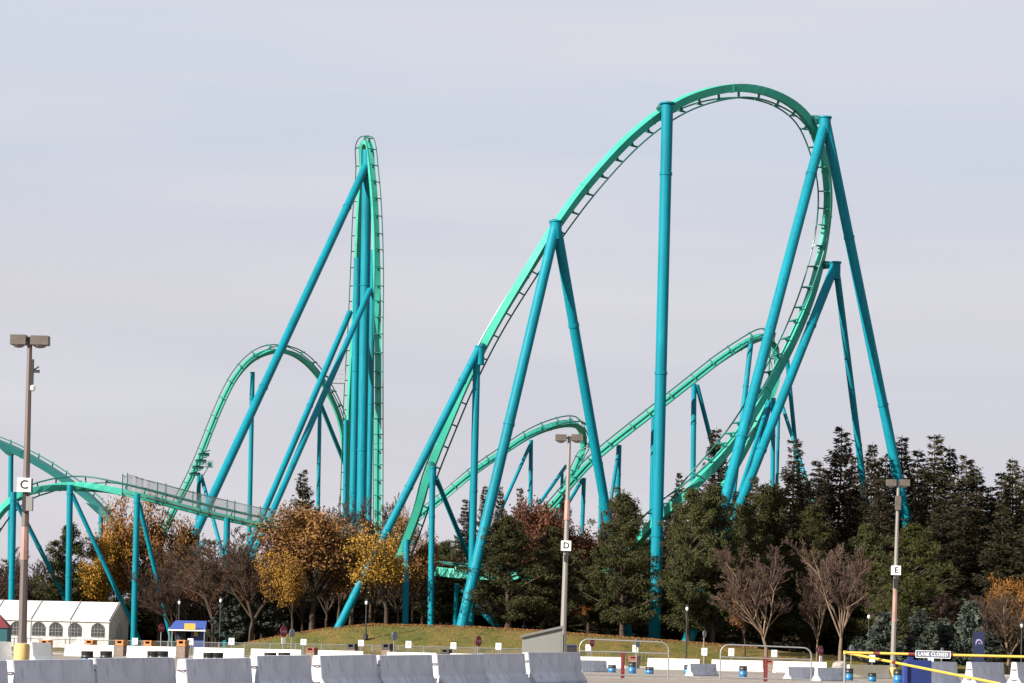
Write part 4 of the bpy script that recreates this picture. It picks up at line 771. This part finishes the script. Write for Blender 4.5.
hw_ = 18.5*s_; MB().add([(-hw_, -1.2, z2(630)), (hw_, -1.2, z2(630)), (hw_*.9, 1, z2(620.5)), (-hw_*.8, 1, z2(620.5)), (-hw_, -1.2, z2(630)-.1), (hw_, -1.2, z2(630)-.1), (hw_*.9, 1, z2(621.5)-.05), (-hw_*.8, 1, z2(621.5)-.05)], [(0, 1, 2, 3), (7, 6, 5, 4), (0, 4, 5, 1), (1, 5, 6, 2), (2, 6, 7, 3), (3, 7, 4, 0)]).build('canopy_roof', ROOFB, o)
MB().box((0, -1.22, z2(630)-.03), (hw_*2, .03, .10)).build('canopy_trim', WHITE, o)
for sx in (-.95, .95):
    for sy in (-1.1, .9): MB().tube((hw_*sx, sy, 0), (hw_*sx, sy, z2(628)), .05, n=6).build('post', GALV, o)
MB().box((3*s_, -1.26, z2(626.5)), (11*s_, .04, 6*s_)).build('yellow_sign', YSIGN, o); MB().box((-7*s_, 0, z2(636)), (8*s_, .8, z2(629)*.9)).build('dark_booth', mat('booth_navy', (.01, .015, .05), .6), o); MB().box((10*s_, 0, .8), (14*s_, .7, 1.6)).build('counter', mat('counter_blue', (.02, .06, .25), .6), o); MB().box((8*s_, -.37, 1.3), (4*s_, .04, .5)).build('yellow_crate', YSIGN, o)
d = 199; p = XG(978.5, d); hb_ = W(978.5, 631, d).z-p.z; o = empty('navy_banner', p, 'tall navy blue banner with a small pale emblem beside the blue spruces', 'banner'); MB().tube((-.44, .05, 0), (-.44, .05, hb_+.1), .04, n=6).build('pole', DARK, o)
bn = MB().box((0, 0, hb_*.58), (.80, .03, hb_*.80)).build('cloth', NAVY, o); e = MB(); zc = hb_*.74
e.path([(-.22, -.02, zc-.15), (-.2, -.02, zc+.05), (-.08, -.02, zc+.2), (.1, -.02, zc+.18), (.22, -.02, zc+.02), (.24, -.02, zc-.12)], [.02, .05, .08, .075, .05, .02], 6); e.path([(-.05, -.02, zc), (.08, -.02, zc-.1)], .035, 5); e.build('emblem', LILAC, bn)
MB().box((0, -.02, hb_*.30), (.5, .008, .09)).build('banner_stripe', LILAC, bn)
p = XG(839.5, 209); b = MB(); rr_ = np.random.default_rng(5); vs = []; n_ = 10
for j, (f_, z_) in enumerate(((1, 0), (1.05, .22), (.8, .5), (.35, .62))):
    for k in range(n_): a = 6.283*k/n_; q_ = f_*(1+rr_.normal(0, .08)); vs.append((.62*q_*math.cos(a), .5*q_*math.sin(a), z_*(1+rr_.normal(0, .08))))
fs = [(j*n_+k, j*n_+(k+1) % n_, (j+1)*n_+(k+1) % n_, (j+1)*n_+k) for j in range(3) for k in range(n_)]+[tuple(range(3*n_, 4*n_)), tuple(reversed(range(n_)))]
b.add(vs, fs); o = b.build('boulder', ROCK, loc=p, bevel=.02); tag(o, 'pale grey boulder on the lawn in front of the bare trees', 'boulder')
# ------------------------------------------------------------------ world, sun
sc_ = bpy.context.scene; wld = bpy.data.worlds.new('World'); sc_.world = wld; wld.use_nodes = True; nt = wld.node_tree; N = nt.nodes; Lk = nt.links; N.clear()
AZ = rad(53); EL = rad(27); sd = Vector((-math.sin(AZ)*math.cos(EL), -math.cos(AZ)*math.cos(EL), math.sin(EL)))
sky = N.new('ShaderNodeTexSky'); sky.sky_type = 'NISHITA'; sky.sun_disc = False; sky.sun_elevation = EL; sky.sun_rotation = math.atan2(sd.x, sd.y); sky.air_density = 1.; sky.dust_density = 2.
b1_ = N.new('ShaderNodeBackground'); b1_.inputs[1].default_value = .05; Lk.new(sky.outputs[0], b1_.inputs[0])
tc = N.new('ShaderNodeTexCoord'); sx = N.new('ShaderNodeSeparateXYZ'); Lk.new(tc.outputs['Generated'], sx.inputs[0])
mr = N.new('ShaderNodeMapRange'); mr.inputs[1].default_value = 0; mr.inputs[2].default_value = .30; Lk.new(sx.outputs[2], mr.inputs[0])
cr = N.new('ShaderNodeValToRGB'); Lk.new(mr.outputs[0], cr.inputs[0]); el = cr.color_ramp.elements
el[0].position = 0; el[0].color = (.70, .67, .71, 1); el[1].position = 1; el[1].color = (.60, .655, .765, 1)
for p_, c_ in ((.15, (.66, .635, .69, 1)), (.33, (.63, .63, .705, 1)), (.42, (.67, .655, .71, 1)), (.60, (.61, .65, .75, 1)), (.74, (.64, .68, .78, 1))):
    e_ = cr.color_ramp.elements.new(p_); e_.color = c_
mp = N.new('ShaderNodeMapping'); mp.inputs['Scale'].default_value = (1.4, 1.4, 15); mp.inputs['Rotation'].default_value = (0, .05, 0); Lk.new(tc.outputs['Generated'], mp.inputs[0])
ns = N.new('ShaderNodeTexNoise'); ns.inputs['Scale'].default_value = 2.1; ns.inputs['Detail'].default_value = 5; ns.inputs['Roughness'].default_value = .5; Lk.new(mp.outputs[0], ns.inputs['Vector'])
r2 = N.new('ShaderNodeMapRange'); r2.inputs[1].default_value = .42; r2.inputs[2].default_value = .70; r2.inputs[3].default_value = 0; r2.inputs[4].default_value = .8; Lk.new(ns.outputs[0], r2.inputs[0])
mx = N.new('ShaderNodeMix'); mx.data_type = 'RGBA'; Lk.new(r2.outputs[0], mx.inputs[0]); Lk.new(cr.outputs[0], mx.inputs[6]); mx.inputs[7].default_value = (.72, .71, .755, 1)
b2_ = N.new('ShaderNodeBackground'); b2_.inputs[1].default_value = .472; Lk.new(mx.outputs[2], b2_.inputs[0])
ms_ = N.new('ShaderNodeMixShader'); ms_.inputs[0].default_value = .93; Lk.new(b1_.outputs[0], ms_.inputs[1]); Lk.new(b2_.outputs[0], ms_.inputs[2])
ow = N.new('ShaderNodeOutputWorld'); Lk.new(ms_.outputs[0], ow.inputs[0])
sl = bpy.data.lights.new('sun', 'SUN'); sl.energy = 5.0; sl.angle = rad(.5); sl.color = (1, .93, .82); so = bpy.data.objects.new('sun', sl); C.objects.link(so); so.rotation_euler = (-sd).to_track_quat('-Z', 'Y').to_euler(); so.location = (0, 0, 60)
vs_ = sc_.view_settings; vs_.view_transform = 'Standard'; vs_.look = 'None'; vs_.exposure = 1.15; vs_.gamma = 1
sc_.render.resolution_x = 1024; sc_.render.resolution_y = 683
bpy.context.view_layer.update()
